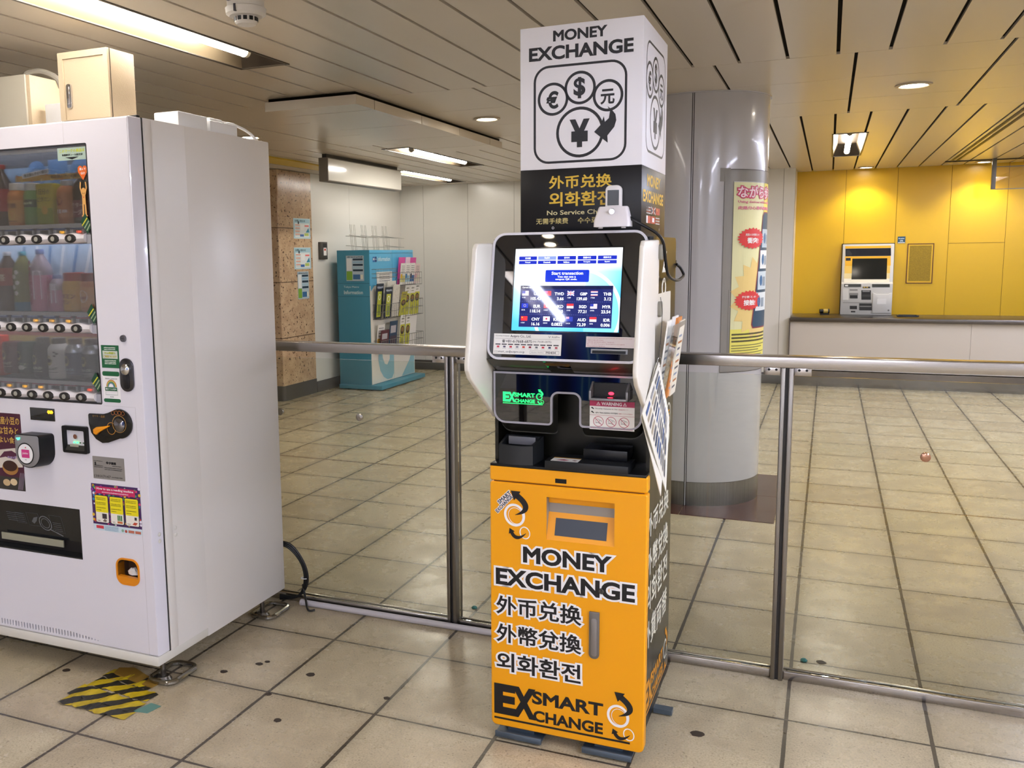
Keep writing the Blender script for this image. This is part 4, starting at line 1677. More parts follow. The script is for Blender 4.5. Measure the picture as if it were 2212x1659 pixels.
# cabinet behind the door, open towards the display window
m = MB()
m.box(VL, 0, .26, .76, .083, 1.842, b=.004)
m.box(-.165, 0, .062, .262, .115, 1.842)
m.box(VL, -.165, .062, .262, .115, .94)
m.box(VL, -.165, .062, .262, 1.80, 1.842)
m.box(VL, VL + .06, .062, .262, .94, 1.775)
m.build('cabinet', VMS, VT)
m = MB()
m.box(-.0005, .0025, .066, .098, .118, 1.838, b=.001)
m.build('side_flange', VMS, VT)
m = MB()
m.plate([(VL, .116), (-.001, .116), (-.001, 1.842), (VL, 1.842)], [[(-1.06, .944), (-.168, .944), (-.168, 1.796), (-1.06, 1.796)]], .056, .063)
m.build('door_seam', M('door_gasket', '2a2826', .6), VT)
m = MB()
m.box(VL, -.003, .0, .3, .083, .1165, b=.004)
m.build('kick_board', VMT, VT)
# door
vd = rrect(VL, -.002, .1185, 1.842, [.0, .0, .004, .004], 3)
win = rrect(-1.06, -.171, .946, 1.771, .006, 3)
chute = [(-.98, .413), (-.298, .413), (-.298, .586), (-.98, .586)]
cup = rrect(-.155, -.059, .349, .4405, [.03, .03, .03, .03], 6)
vents = []
for k in range(34):
    u = -.255 - k * .01335
    hh = min(1, (k + 1) / 10)
    vents.append(rrect(u - .0026, u + .0026, .131 - .004 * hh + .002, .133 + .0165 * hh ** .7, .0025, 2))
m = MB()
vdi = inset(vd, .006)
m.plate(vdi, [win, chute, cup] + vents, 0, .03)
m.loft([[(p[0], .0, p[1]) for p in vdi], [(p[0] * .3 + q[0] * .7, .0015, p[1] * .3 + q[1] * .7) for p, q in zip(vdi, vd)], [(p[0], .008, p[1]) for p in vd], [(p[0], .056, p[1]) for p in vd]], caps=False)
vdoor = m.build('front_door', VMW, VT)
m = MB()
m.box(-.038, -.0375, -.0003, .001, .12, .944)
m.box(-.165, -.0375, -.0003, .001, .9435, .944)
m.box(-.262, -.2615, -.0003, .001, 1.772, 1.842)
m.build('panel_seam', M('seam_grey', 'aaa4a8', .5), vdoor)
m = MB()
m.box(VL + .05, -.24, .004, .02, .125, .155)
m.build('vent_grille', BLACK, vdoor)
for z in (.522, .499):
    for v_, u_ in ((.037, 0), (.114, 0)):
        m = MB()
        m.lathe([(.007, 0), (.007, .001), (.004, .003), (0, .0035)], n=14)
        o = m.build('side_rivet', VMT, VT)
        o.location = (.0 if v_ > .05 else -.002, v_, z)
        o.rotation_euler = (0, PI / 2, 0)
# display cavity
m = MB()
m.box(-1.06, -.17, .13, .135, .946, 1.771)
m.build('display_back', M('display_backdrop', '9db9d6', .5), VT)
S = Sheet(.0008)
BL1, BL2, BL3 = P('8fb2d4'), P('4e83b8'), P('dfe7ee')
S.rect(-1.06, -.17, 1.5, 1.771, P('86a8c8'), 1)
S.rect(-1.06, -.17, 1.725, 1.771, P('4b5664'), 2)
for k, ch in enumerate('OIGO'):
    S.text(ch, -.56 + k * .095, -.475 + k * .095, 1.655, 1.745, BL2, .07, 3)
S.rect(-1.06, -.26, 1.27, 1.46, P('a9c2da'), 1)
for k in range(7):
    S.line([(-.62 + k * .05, 1.24), (-.60 + k * .06, 1.46)], .012, BL3 if k % 2 else BL2, 2)
S.rect(-.262, -.17, 1.22, 1.47, P('d9662a'), 2)
S.circle(-.235, 1.41, .04, .014, P('e0913c'), 3)
S.circle(-.19, 1.43, .018, .006, P('e8a45c'), 3)
S.rect(-1.06, -.17, 1.0, 1.175, P('8c7a3e'), 1)
S.rect(-1.06, -.17, 1.15, 1.19, P('7a3a34'), 2)
S.build('backdrop_print', on_y(.13), VT)
tube_m = M('display_fill_tube', 'ffffff', .4, emit=9, ec='f6f4ff')
for z0, z1 in ((1.515, 1.525), (1.232, 1.241), (1.005, 1.014)):
    m = MB()
    m.box(-1.06, -.171, .012, .13, z0, z1)
    m.box(-1.06, -.171, .0105, .013, z0 - .002, z1 + .001, 1)
    m.build('display_shelf', [M('shelf_dark', '4a4648', .4), M('shelf_lip', 'cfc9cb', .3)], VT)
LED = EM('ffb010', 3.0)
LEDR = EM('ff4a14', 3.0)
SK = 0
for zs, zt, tagc, phase, lit in ((1.477, 1.502, '2c4aa0', -.253, {-2: 1, -1: 1}), (1.190, 1.214, '2c4aa0', -.252, {1: 1, 2: 1, 3: 1}), (.966, .99, 'b02a44', -.251, {0: 1, 3: 1, 4: 1, 5: 1})):
    m = MB()
    m.box(-1.06, -.171, .02, .05, zs + .012, zs + .048)
    st = m.build('price_strip', M('price_strip_dark', '33323a', .4), VT)
    S = Sheet(.0006)
    rr_ = random.Random(int(zs * 1000))
    for k in range(12):
        u = phase - k * .0712
        tc = tagc if not (zs < 1.3 and zs > 1.1 and k < 2) else 'b02a44'
        S.rect(u - .027, u + .027, zs + .031, zs + .043, P(tc), 1)
        S.rect(u - .027, u + .031, zs + .014, zs + .031, P('d5d2dc'), 1)
        S.scribble(u - .022, u + .022, zs + .034, zs + .040, P('cfd6ee'), 2, k, .2)
        S.rect(u - .012, u + .024, zs + .016, zs + .030, P('17171c'), 2)
        if (zs > 1.4 and k in (0, 1)) or (1.1 < zs < 1.3 and k in (1, 2, 3)) or (zs < 1.1 and k in (0, 3, 4, 5)):
            S.text(('130', '120', '110', '130', '120', '120')[k], u + .002, u + .021, zs + .018, zs + .027, LED if k else LEDR, .04, 3, res=1)
    S.build('price_print', on_y(.02), st)
    # curved white button bar
    m = MB()
    prof = [(.052, zs - .016), (.012, zs - .016), (.0, zs - .01), (-.006, zs), (-.004, zs + .009), (.008, zs + .0155), (.052, zs + .0165)]
    n = 110
    lo_ = []
    for k in range(n + 1):
        u = -1.06 + (.862) * k / n
        wv = .5 + .5 * math.cos(2 * PI * (u - phase) / .0712)
        lo_.append([(u, p[0] - .004 * wv * (1 if p[0] < .02 else 0), p[1] + (.0035 * wv if p[1] > zs + .008 else 0)) for p in prof])
    m.loft(lo_)
    m.box(-.2, -.171, .006, .05, zs - .0155, zs + .012)
    bar = m.build('button_bar', M('button_bar_white', 'e2dde0', .18, coat=.4), VT)
    for k in range(12):
        u = phase - k * .0712
        m = MB()
        m.lathe([(.0225, 0), (.0225, .004), (.019, .0055), (.0, .006)], n=24, sy=.62)
        m.lathe([(.008, .006), (.0075, .0075), (0, .008)], n=16, mi=1)
        o = m.build('select_button', [M('button_dark', '2a2828', .25), M('button_lens', '9c9a90', .2)], bar)
        o.location = (u, -.0055, zs + .001)
        o.rotation_euler = (PI / 2, 0, 0)
m = MB()
m.box(-1.06, -.171, .004, .0065, .9465, 1.7705)
m.build('display_window', glass('vending_glass', (.93, .94, .95), .8), VT)
m = MB()
m.plate(inset(win, -.001), [inset(win, .005)], .0005, .008)
m.build('window_frame_trim', M('window_gasket', '2c2c30', .4), VT)
# hidden lamp strips added behind the top edge to brighten every display row
for z in (1.788, 1.478, 1.191):
    m = MB()
    m.cyl((-1.04, .064, z), (-.19, .064, z), .006, n=10)
    m.build('display_fill_lamp', tube_m, VT)

# stickers on the display window and the door
S = Sheet(.0004)
S.rr(-.2935, -.1765, 1.7215, 1.7605, .002, P('a9bdb2'), 1)
S.text('このマークの商品は', -.285, -.182, 1.745, 1.756, P('c8cf2e'), .03, 2, res=1)
S.text('体脂肪表シール貼付済', -.275, -.19, 1.7345, 1.7415, INK, .01, 2, res=1)
S.poly([(-.262, 1.731), (-.234, 1.7235), (-.206, 1.731)][::1], INK, 2)
S.build('window_label', on_y(.003), VT)
S = Sheet(.0004)
SKIN = P('e0a860')
heart = [(-.1945, 1.658), (-.214, 1.684), (-.2135, 1.697), (-.206, 1.703), (-.198, 1.7005), (-.1945, 1.696), (-.190, 1.7015), (-.182, 1.702), (-.176, 1.695), (-.1775, 1.682)]
S.poly(heart, P('e06a28'), 2)
S.text('選んで', -.207, -.182, 1.688, 1.696, INKW, .02, 3, res=1)
S.text('GO!', -.203, -.186, 1.675, 1.684, INKW, .02, 3, al='c', res=1)
S.disc(-.1965, 1.626, .0085, SKIN, 2)
S.poly([(-.2035, 1.617), (-.2035, 1.583), (-.1895, 1.583), (-.1895, 1.617)], SKIN, 2)
for s_ in (-1, 1):
    S.line([(-.1965 + s_ * .006, 1.613), (-.1965 + s_ * .0125, 1.635), (-.1965 + s_ * .01, 1.652)], .0045, SKIN, 2)
    S.line([(-.1965 + s_ * .0045, 1.584), (-.1965 + s_ * .0055, 1.549)], .006, SKIN, 2)
    S.line([(-.1965 + s_ * .0045, 1.549), (-.1965 + s_ * .0115, 1.547)], .004, SKIN, 2)
S.poly([(-.1965, 1.602), (-.1995, 1.607), (-.1965, 1.6065), (-.1935, 1.607)], P('d0402a'), 3)
S.build('mascot_free_figure_sticker', on_y(.003), VT)
for u, z in ((-.194, 1.523), (-.191, 1.237), (-.192, 1.017)):
    S = Sheet(.0004)
    S.poly([(u - .022, z + .006), (u + .004, z - .032), (u + .024, z - .004), (u - .002, z + .034)], P('1f4a34'), 1)
    for k in range(3):
        S.line([(u - .016 + k * .009, z - .006 - k * .008), (u + .006 + k * .006, z + .018 - k * .009)], .004, P(('d8d23a', '9fb08c', '9fb08c')[k]), 2)
    S.build('corner_sticker', on_y(.0025), VT)
S = Sheet(.0004)
S.rr(-.5, -.207, 1.666, 1.684, .003, P('d9a84c'), 1)
for k in range(14):
    S.disc(-.492 + k * .0212, 1.683 - .015 * (k % 2), .005, P(('cf7a3a', 'e8cf7a', 'e9ddc0')[k % 3]), 2, n=10)
S.text('1毎日飲んでイイ感じ!', -.35, -.22, 1.669, 1.681, P('3a2a1a'), .03, 3, res=1)
S.poly([(-.468, 1.6745), (-.352, 1.688), (-.354, 1.7035), (-.469, 1.690)], INKW, 3)
S.text('1毎日飲んでイイ感じ!', -.463, -.358, 1.682, 1.6945, P('2a2420'), .03, 4, rot=.115, res=1)
S.build('menu_banner_sticker', on_y(.02), VT)
# green stickers beside the window
S = Sheet(.0005)
GR = P('17603a')
S.rect(-.1625, -.0905, 1.067, 1.140, GR, 1)
S.rect(-.157, -.096, 1.097, 1.122, P('c9d0c6'), 2)
S.text('Web明細も', -.15, -.104, 1.111, 1.119, P('b9c32c'), .02, 3, res=1)
S.text('ご利用できます', -.154, -.099, 1.100, 1.108, P('c9b420'), .02, 3, res=1)
for z in (1.1305, 1.125, 1.089, 1.084, 1.079):
    S.scribble(-.150, -.104, z, z + .0035, P('d8e4da'), 2, int(z * 999), .2)
S.rr(-.163, -.0935, .956, 1.056, .008, INKW, 1)
S.rr(-.163, -.0935, 1.041, 1.056, .006, GR, 2)
S.rr(-.163, -.0935, .956, .968, .006, GR, 2)
for k, (c, r_) in enumerate((('c9824a', .0215), ('c9b85a', .0185), ('4a8a62', .0155), ('7a8fae', .0125), ('f2f0f2', .0095))):
    p = [(-.128 + r_ * math.cos(PI * i / 14), 1.006 + r_ * math.sin(PI * i / 14) * 1.1) for i in range(15)]
    S.poly(p, P(c), 2 + k)
S.text('受動防止 機器活用', -.153, -.104, 1.030, 1.0345, P('3a3a3a'), 0, 2, res=1)
S.rect(-.153, -.104, .994, 1.005, GR, 7)
S.text('健康ステーション宣言中', -.150, -.107, .9965, 1.0025, INKW, .01, 8, res=1)
S.ring([(-.153, .980), (-.104, .980), (-.104, .9935), (-.153, .9935)], [(-.1525, .9808), (-.1045, .9808), (-.1045, .993), (-.1525, .993)], GR, 3)
S.text('東京都', -.136, -.122, .9715, .976, P('3a3a3a'), 0, 2, res=1)
S.build('door_sticker_print', on_y(0), vdoor)
# key lock and handle
m = MB()
m.cyl((-.0685, .0, 1.163), (-.0685, -.006, 1.163), .0115, .0105, n=24)
m.box(-.075, -.064, -.0066, -.006, 1.1615, 1.1645, 1)
m.build('door_lock', [M('lock_grey2', '6f6d72', .25, .7), BLACK], vdoor)
m = MB()
m.prism(rrect(-.0885, -.0345, .994, 1.1005, .026, 8), 'y', -.006, 0, bev=.002)
hp_ = m.build('lock_handle', M('handle_dark_chrome', '55555a', .18, .9), vdoor)
m = MB()
m.lathe([(.0175, 0), (.0175, .006), (.013, .010), (0, .012)], n=24)
o = m.build('handle_core', CHROME, hp_)
o.location = (-.0615, -.0055, 1.066)
o.rotation_euler = (PI / 2, 0, 0)
m = MB()
m.prism(rrect(-.0735, -.0495, 1.003, 1.052, .01, 5), 'y', -.0085, -.005, bev=.001)
m.build('handle_grip', M('grip_dark', '2e2e32', .2, .6), hp_)
# money display, card reader, note slot, coin panel
m = MB()
m.box(-.486, -.378, -.002, .0, .879, .9215)
dsp = m.build('price_display', BLACKG, vdoor)
S = Sheet(.0004)
S.text('000', -.409, -.383, .903, .916, EM('ff9a10', 5.0), .12, 1, res=1)
S.text('投入金額', -.478, -.44, .884, .889, P('3a3a3e'), 0, 1, res=1)
S.build('display_digit_text', on_y(-.002), dsp)
m = MB()
rd = rrect(-.5095, -.400, .727, .8395, [.052, .052, .012, .012], 8)
m.loft([[(p[0] + .012, 0, p[1] - .002) for p in rd], [(p[0] + .006, -.03, p[1] - .001) for p in rd], [(p[0], -.052, p[1]) for p in rd]])
card = m.build('card_reader', BLACK, vdoor)
m = MB()
rdi = inset(rd, .003)
m.prism(rdi, 'y', -.0545, -.051, bev=.001)
m.build('reader_face', M('reader_silver', '9b9a9e', .35, .5), card)
S = Sheet(.0004)
S.disc(-.462, .775, .037, BLACK, 1)
S.disc(-.462, .775, .033, INKW, 2)
S.rr(-.479, -.444, .761, .789, .002, P('d03a86'), 3)
S.text('pasmo', -.474, -.449, .771, .779, P('f6d8ea'), .02, 4, res=1)
S.poly([(-.464, .794), (-.456, .794), (-.459, .799)], P('d03a4a'), 3)
S.rect(-.466, -.458, .7535, .7555, P('8a8a8e'), 3)
S.poly([(-.5, .826), (-.481, .829), (-.484, .821), (-.493, .819)][::-1], EM('40f0b0', 2.2), 2)
S.build('reader_print', on_y(-.0545), card)
m = MB()
bo = rrect(-.341, -.2365, .780, .870, .006, 4)
m.plate(bo, [rrect(-.331, -.2475, .789, .856, .004, 3)], -.012, 0)
m.box(-.331, -.2475, .006, .01, .789, .856)
m.add([(-.331, -.012, .789), (-.2475, -.012, .789), (-.2475, .008, .815), (-.331, .008, .815)], [[0, 1, 2, 3]], 1)
bill = m.build('note_slot', [BLACK, M('note_tray', '33322f', .3)], vdoor)
S = Sheet(.0004)
for k in range(4):
    S.rect(-.302 + k * .0135, -.295 + k * .0135, .8125, .8165, EM('30ff70', 3.0) if k < 2 else P('2a5a3a'), 1)
S.rect(-.317, -.280, .794, .808, P('a5a292'), 1)
S.disc(-.293, .834, .008, P('7a4a34'), 1)
S.build('note_slot_print', on_y(-.0035), bill)
m = MB()
cp = []
cc, rc_ = (-.1, .8885), .0495
for i in range(22):
    a = math.radians(110 - i * 9.6)
    cp.append((cc[0] + rc_ * math.cos(a), cc[1] + rc_ * math.sin(a) * .97))
cp += [(-.150, .824), (-.175, .821), (-.20, .832), (-.219, .852), (-.2275, .882), (-.2275, .912), (-.224, .916), (-.165, .917), (-.145, .922)]
m.prism(cp[::-1], 'y', -.008, 0, bev=.002)
coin = m.build('coin_panel', M('coin_black', '111113', .12), vdoor)
S = Sheet(.0004)
S.circle(-.0995, .888, .0285, .002, P('a47a3c'), 1)
S.text('おつり・返却', -.208, -.158, .905, .913, P('a47a3c'), 0, 1, res=1)
for k in range(4):
    S.circle(-.123 + k * .0135, .925 - abs(k - 1.5) * .0012, .007, .0014, P('a4622c'), 1, n=16)
S.circle(-.133, .872, .018, .0016, P('c98a2c'), 1, ry=.02)
S.build('coin_panel_print', on_y(-.008), coin)
m = MB()
m.lathe([(.0225, 0), (.0225, .003), (.015, .008), (0, .010)], n=24)
o = m.build('coin_slot', M('coin_slot_chrome', '84848c', .1, 1), coin)
o.location = (-.0985, -.008, .885)
o.rotation_euler = (PI / 2, 0, 0)
m = MB()
m.prism([(-.203, .853), (-.192, .848), (-.183, .856), (-.160, .868), (-.137, .8785), (-.1385, .882), (-.165, .877), (-.19, .874), (-.2035, .866)], 'y', -.016, -.0075, bev=.0015)
m.build('return_lever', M('lever_orange', 'f09a1a', .3), coin)
S = Sheet(.0005)
S.rr(-.2275, -.0955, .699, .774, .002, P('8b8682'), 1)
S.rect(-.219, -.213, .744, .755, INK, 2)
S.text('伊藤園', -.160, -.13, .75, .759, INK, .03, 2, res=1)
S.poly([(-.172, .755), (-.166, .76), (-.16, .755), (-.166, .75)], INK, 2)
for z, a, b in ((.757, -.222, -.185), (.742, -.222, -.185), (.737, -.222, -.186), (.744, -.145, -.108), (.737, -.178, -.105), (.731, -.178, -.108)):
    S.scribble(a, b, z, z + .003, P('3f3c3a'), 2, int(z * 777), .3)
S.text('138007047', -.224, -.155, .704, .713, P('33302e'), .0, 2, res=1)
S.scribble(-.15, -.105, .706, .71, P('4f4c4a'), 2, 5, .3)
S.build('serial_plate_print', on_y(0), vdoor)
# how-to sticker
S = Sheet(.0005)
S.rect(-.2405, -.038, .524, .682, P('cfe0ea'), 1)
S.rect(-.2405, -.038, .545, .682, P('4a2a62'), 2)
r = random.Random(11)
for k in range(170):
    S.disc(r.uniform(-.237, -.041), r.uniform(.549, .679), r.uniform(.003, .006), P(r.choice(['d8417a', '3aa06a', '2e8ec4', 'e0b82e', '8a3aa0', 'e8e0f0', 'cf4a32'])), 3, n=7)
S.rr(-.222, -.058, .65, .674, .004, P('c8285e'), 4)
S.text('How to use a vending machine', -.216, -.064, .6605, .671, INKW, .018, 5, res=1)
S.scribble(-.195, -.085, .6535, .6575, P('f0c8d8'), 5, 3)
for k in range(3):
    a = -.2255 + k * .0625
    S.rr(a - .002, a + .055, .551, .645, .005, P('2c1a2e'), 4)
    S.rr(a, a + .053, .553, .643, .005, P('efe9df'), 5)
    S.rr(a, a + .053, .587, .643, .004, P('efdf1c'), 6)
    for z in (.634, .629, .618, .613, .601, .593):
        S.scribble(a + .004, a + .045 - (z < .6) * .02, z, z + .0028, P('8a7f20'), 7, int(z * 1000) + k, .2)
    if k == 1:
        for q in range(3):
            S.rect(a + .028 + q * .007, a + .033 + q * .007, .565, .583, P('2f7a3c'), 6)
        S.rect(a + .027, a + .048, .556, .563, P('c8703c'), 6)
    elif k == 0:
        S.rect(a + .027, a + .046, .566, .583, P('3a3038'), 6)
        S.poly([(a + .028, .557), (a + .036, .566), (a + .046, .56), (a + .04, .555)], P('7a6a62'), 6)
    else:
        S.rect(a + .036, a + .045, .573, .583, P('202028'), 6)
        S.poly([(a + .026, .558), (a + .04, .556), (a + .048, .565), (a + .034, .566)], P('c0482e'), 6)
    S.scribble(a + .006, a + .018, .557, .56, P('5a5654'), 6, k, .3)
S.rect(-.228, -.197, .531, .541, P('d23a4a'), 3)
for z in (.539, .535, .531, .527):
    S.scribble(-.192, -.135, z, z + .002, P('7a9ab4'), 3, int(z * 999), .2)
S.disc(-.118, .533, .005, P('8ab09a'), 3)
S.disc(-.104, .532, .005, P('b04a3c'), 3)
S.rect(-.094, -.07, .528, .537, P('c0705a'), 3)
S.rect(-.066, -.043, .528, .537, P('c0705a'), 3)
S.build('instruction_sticker_print', on_y(0), vdoor)
# snack poster
S = Sheet(.0005)
S.rr(-.70, -.534, .626, .895, .003, P('4a1830'), 1)
S.text('北海道産小豆の', -.695, -.54, .855, .883, P('c9a24a'), .02, 2, res=2)
S.text('豊かな甘みと', -.69, -.548, .821, .848, P('c9a24a'), .02, 2, res=2)
S.text('ほどよい食感', -.69, -.545, .79, .813, P('c9a24a'), .02, 2, res=2)
S.poly([(-.655, .70), (-.64, .765), (-.55, .778), (-.538, .71)][::-1], P('d8cfc4'), 2)
S.poly([(-.648, .735), (-.62, .76), (-.585, .765), (-.56, .755), (-.575, .735), (-.615, .742)][::-1], P('5a2440'), 3)
S.scribble(-.605, -.565, .737, .747, P('9a86b0'), 4, 5)
S.disc(-.597, .704, .037, P('a8763c'), 3, ry=.025)
S.disc(-.597, .711, .033, P('3a1c14'), 4, ry=.019)
S.rect(-.70, -.534, .626, .672, P('33302c'), 2)
S.disc(-.585, .655, .016, P('d9c29a'), 4, ry=.012)
S.disc(-.618, .651, .017, P('c8ac82'), 4, ry=.012)
for k in range(4):
    S.line([(-.565 + k * .006, .63), (-.55 + k * .006, .69)], .003, P('8a7a8c'), 5)
S.build('snack_poster_print', on_y(0), vdoor)
# delivery chute
m = MB()
m.box(-.98, -.298, .02, .2, .413, .416)
m.add([(-.98, .01, .586), (-.298, .01, .586), (-.298, .045, .455), (-.98, .045, .455)], [[0, 1, 2, 3]])
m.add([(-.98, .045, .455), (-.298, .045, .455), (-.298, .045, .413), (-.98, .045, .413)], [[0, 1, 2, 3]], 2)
m.box(-.98, -.298, -.001, .03, .413, .4175)
m.box(-.3, -.298, -.001, .045, .413, .586)
m.box(-.70, -.412, .03, .034, .432, .456, 1)
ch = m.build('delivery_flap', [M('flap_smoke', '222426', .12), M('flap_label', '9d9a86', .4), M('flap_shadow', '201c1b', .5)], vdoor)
S = Sheet(.0008)
WG = P('7a7c80')


def flapmap(x, y, l):
    t = (.586 - y) / .131
    return (x, .01 + .035 * t - l, y)


S.circle(-.487, .51, .028, .003, WG, 1)
S.circle(-.487, .51, .019, .002, WG, 1)
S.line([(-.47, .487), (-.42, .468)], .004, WG, 1)
S.poly([(-.55, .51), (-.535, .527), (-.515, .532), (-.525, .515), (-.54, .503)][::-1], P('5e6064'), 1)
for a, b, z0, z1 in ((-.565, -.51, .495, .545), (-.62, -.575, .5, .54), (-.46, -.405, .48, .545)):
    S.ring([(a, z0), (b, z0), (b, z1), (a, z1)], [(a + .001, z0 + .001), (b - .001, z0 + .001), (b - .001, z1 - .001), (a + .001, z1 - .001)], P('55575b'), 1)
for z in (.535, .528, .52, .512, .505):
    S.scribble(-.66, -.58, z, z + .003, P('66686c'), 1, int(z * 999), .3)
    S.scribble(-.452, -.415, z - .02, z - .0175, P('66686c'), 1, int(z * 997), .3)
S.build('flap_print', flapmap, ch)
# change cup
m = MB()
ci = inset(cup, .006)
m.plate(cup, [ci], -.003, .03)
m.plate([(p[0], p[1]) for p in ci], [], .05, .052, 1)
m.loft([[(p[0], .0, p[1]) for p in ci], [(p[0], .051, p[1]) for p in ci]], 1, caps=False)
low_ = [p for p in inset(cup, .004) if p[1] < .372] 
m.prism([(-.151, .378), (-.063, .374), (-.063, .366), (-.070, .357), (-.085, .354), (-.13, .354), (-.146, .362)][::-1], 'y', -.002, .012)
m.build('change_cup', [M('cup_orange', 'e08a12', .3), M('cup_brown', '4a3527', .35)], vdoor)
t = thing('crumpled_paper', 'scrap of crumpled white paper in the orange change cup', 'paper', vw(-.108, .027, .378))
m = MB()
r = random.Random(2)
m.loft([[(.024 * math.cos(a) * r.uniform(.7, 1), .013 * math.sin(a) * r.uniform(.7, 1), 0) for a in [2 * PI * i / 9 for i in range(9)]], [(.021 * math.cos(a) * r.uniform(.6, 1.1), .012 * math.sin(a) * r.uniform(.6, 1), .012 * r.uniform(.7, 1.3)) for a in [2 * PI * i / 9 for i in range(9)]], [(.009 * math.cos(a), .006 * math.sin(a), .022 * r.uniform(.7, 1.1)) for a in [2 * PI * i / 9 for i in range(9)]]])
m.build('paper_scrap', PAPER, t, smooth=0)
# adjustable feet: bolt and looped steel pad
for i, (u, v) in enumerate(((-.05, .075), (-.045, .66), (-1.06, .075), (-1.06, .66))):
    m = MB()
    m.cyl((u, v, .012), (u, v, .09), .009, n=12)
    ft = m.build('levelling_foot', M('foot_steel', '6f6a64', .3, .9), VT)
    m = MB()
    m.tube([(u + .035 * math.cos(a) + (.03 if math.cos(a) > 0 else -.0), v + .03 * math.sin(a) + (.075 if math.sin(a) > 0 else -.01), .011) for a in [2 * PI * k / 20 for k in range(21)]], .009, 8, smooth=False)
    m.build('foot_loop', M('foot_chrome', 'a8a5a0', .18, 1), ft)
    m = MB()
    m.cyl((u, v, .002), (u, v, .014), .028, .02, n=18)
    m.build('foot_pad', M('foot_steel', '6f6a64', .3, .9), ft)

# ------------------------------------------------------------------ sample drinks in the window
def drink(name, label, u, z0, prof, mats, lab=None, cap=None, box=None, v=.072, grp=None):
    """prof: (r, z) list for the body; cap: (r, z0, z1, mat); lab: (z0, z1, mat, draw)"""
    t = thing(name, label, 'drink', vw(u, v, z0), VYAW, grp)
    m = MB()
    if box:
        w, d, hh = box
        m.box(-w, w, -d, d, 0, hh, b=.004)
        rad = None
    else:
        m.lathe(prof, n=28)
    m.build('bottle_body' if not box else 'carton_body', mats, t, smooth=50)
    if cap:
        m = MB()
        r, a, b, cm = cap
        m.lathe([(r * .96, a), (r, a + .001), (r, b - .002), (r * .9, b), (0, b)], n=24)
        m.build('bottle_cap', cm, t)
    if lab:
        a, b, lm, rad, draw = lab
        if rad:
            m = MB()
            m.lathe([(rad, a), (rad, b), (rad - .002, b), (rad - .002, a)], n=28)
            lo = m.build('label_band', lm, t)
        else:
            lo = t
        if draw:
            S = Sheet(.0005)
            draw(S)
            if rad:
                S.build('label_print', lambda x, y, l: ((rad + .0004 + l) * math.sin(x / rad), -(rad + .0004 + l) * math.cos(x / rad), y), lo)
            else:
                S.build('label_print', lambda x, y, l: (x, -box[1] - .0004 - l, y), t)
    return t


def pet(r, h, neck=.012, sh=.62):
    return [(0, 0), (r * .9, 0), (r, .004), (r, h * sh), (r * .93, h * (sh + .1)), (neck * 1.35, h * .88), (neck, h * .91), (neck, h * .97), (0, h * .97)]


def can(r, h):
    return [(0, .0), (r * .88, 0), (r, .006), (r, h - .006), (r * .9, h), (r * .86, h - .003), (0, h - .003)]


def bcan(r, h):
    return [(0, 0), (r * .9, 0), (r, .005), (r, h * .70), (r * .9, h * .78), (r * .62, h * .86), (r * .6, h * .9), (0, h * .9)]


COLA = M('cola_dark', '2a0e0c', .1)
z1_ = 1.5255
d = drink('soda_bottle', 'dark cola bottle with red band at the window\'s cut edge, top row', -.622, z1_, pet(.035, .2), M('clear_cola', '3a2422', .1), (.05, .125, P('b01c2a'), .0356, lambda S: S.text('Cola', -.03, .02, .07, .1, INKW, .02, 1, res=2)), (.015, .192, .206, P('b01c2a')))
drink('juice_can_bottle', 'orange juice bottle with white cap beside the cola, top row', -.553, z1_, bcan(.032, .14), P('d8842a'), (.012, .085, P('e0a050'), .0325, lambda S: (S.text('有機', -.02, .02, .058, .076, P('7a3a1a'), .02, 1, res=1), S.disc(0, .035, .016, P('e8c45a'), 1), S.scribble(-.02, .02, .014, .018, P('8a4a2a'), 1, 3))), (.024, .118, .142, P('e4dcd2')))
drink('green_tea_bottle', 'green tea bottle with white cap and dark neck band, top row', -.483, z1_, bcan(.03, .14), P('6fa04a'), (.06, .085, P('20402a'), .0305, lambda S: S.scribble(-.022, .02, .068, .078, P('cfd8b8'), 1, 5)), (.024, .115, .14, P('dcdcd8')))
drink('vitamin_pouch', 'yellow green vitamin pouch standing in the top row', -.414, z1_, None, P('c9b81e'), (0, 0, None, None, lambda S: (S.rect(-.034, .034, .004, .055, P('8a9a1c'), 1), S.text('1日分の', -.03, .026, .098, .118, P('5a3a10'), .03, 2, res=1), S.text('ビタミン', -.03, .03, .076, .092, P('5a3a10'), .03, 2, res=1), S.disc(.0, .048, .014, P('d9a82a'), 2))), None, box=(.036, .02, .135))
drink('fruit_tea_bottle', 'amber fruit drink bottle with red print beside the pouch, top row', -.333, z1_, pet(.033, .142, .014, .7), P('c8763a'), (.022, .10, P('c47a44'), .0335, lambda S: (S.disc(-.006, .075, .015, P('8a2a2c'), 1), S.scribble(-.02, .022, .035, .05, P('d8cdd8'), 1, 4))), (.02, .125, .142, P('cfcfd2')))
drink('soda_bottle', 'dark red soda bottle behind the heart sticker, end of top row', -.262, z1_, pet(.036, .175), COLA, (.02, .075, P('7a1a2c'), .0366, lambda S: (S.text('ドクター', -.03, .024, .05, .068, P('e0c8c8'), .02, 1, res=1), S.text('ソーダ', -.03, .02, .028, .046, P('e0c8c8'), .02, 1, res=1))), (.015, .165, .178, P('6a1420')))
z2_ = 1.2415
drink('oolong_tea_bottle', 'brown oolong tea bottle with red label, middle row window edge', -.622, z2_, pet(.036, .2), P('4a2a1c'), (.085, .145, P('a83a2c'), .0366, lambda S: S.text('紅茶', -.02, .02, .1, .125, P('e8d8c8'), .02, 1, res=1)), (.014, .186, .2, P('d0d0d4')))
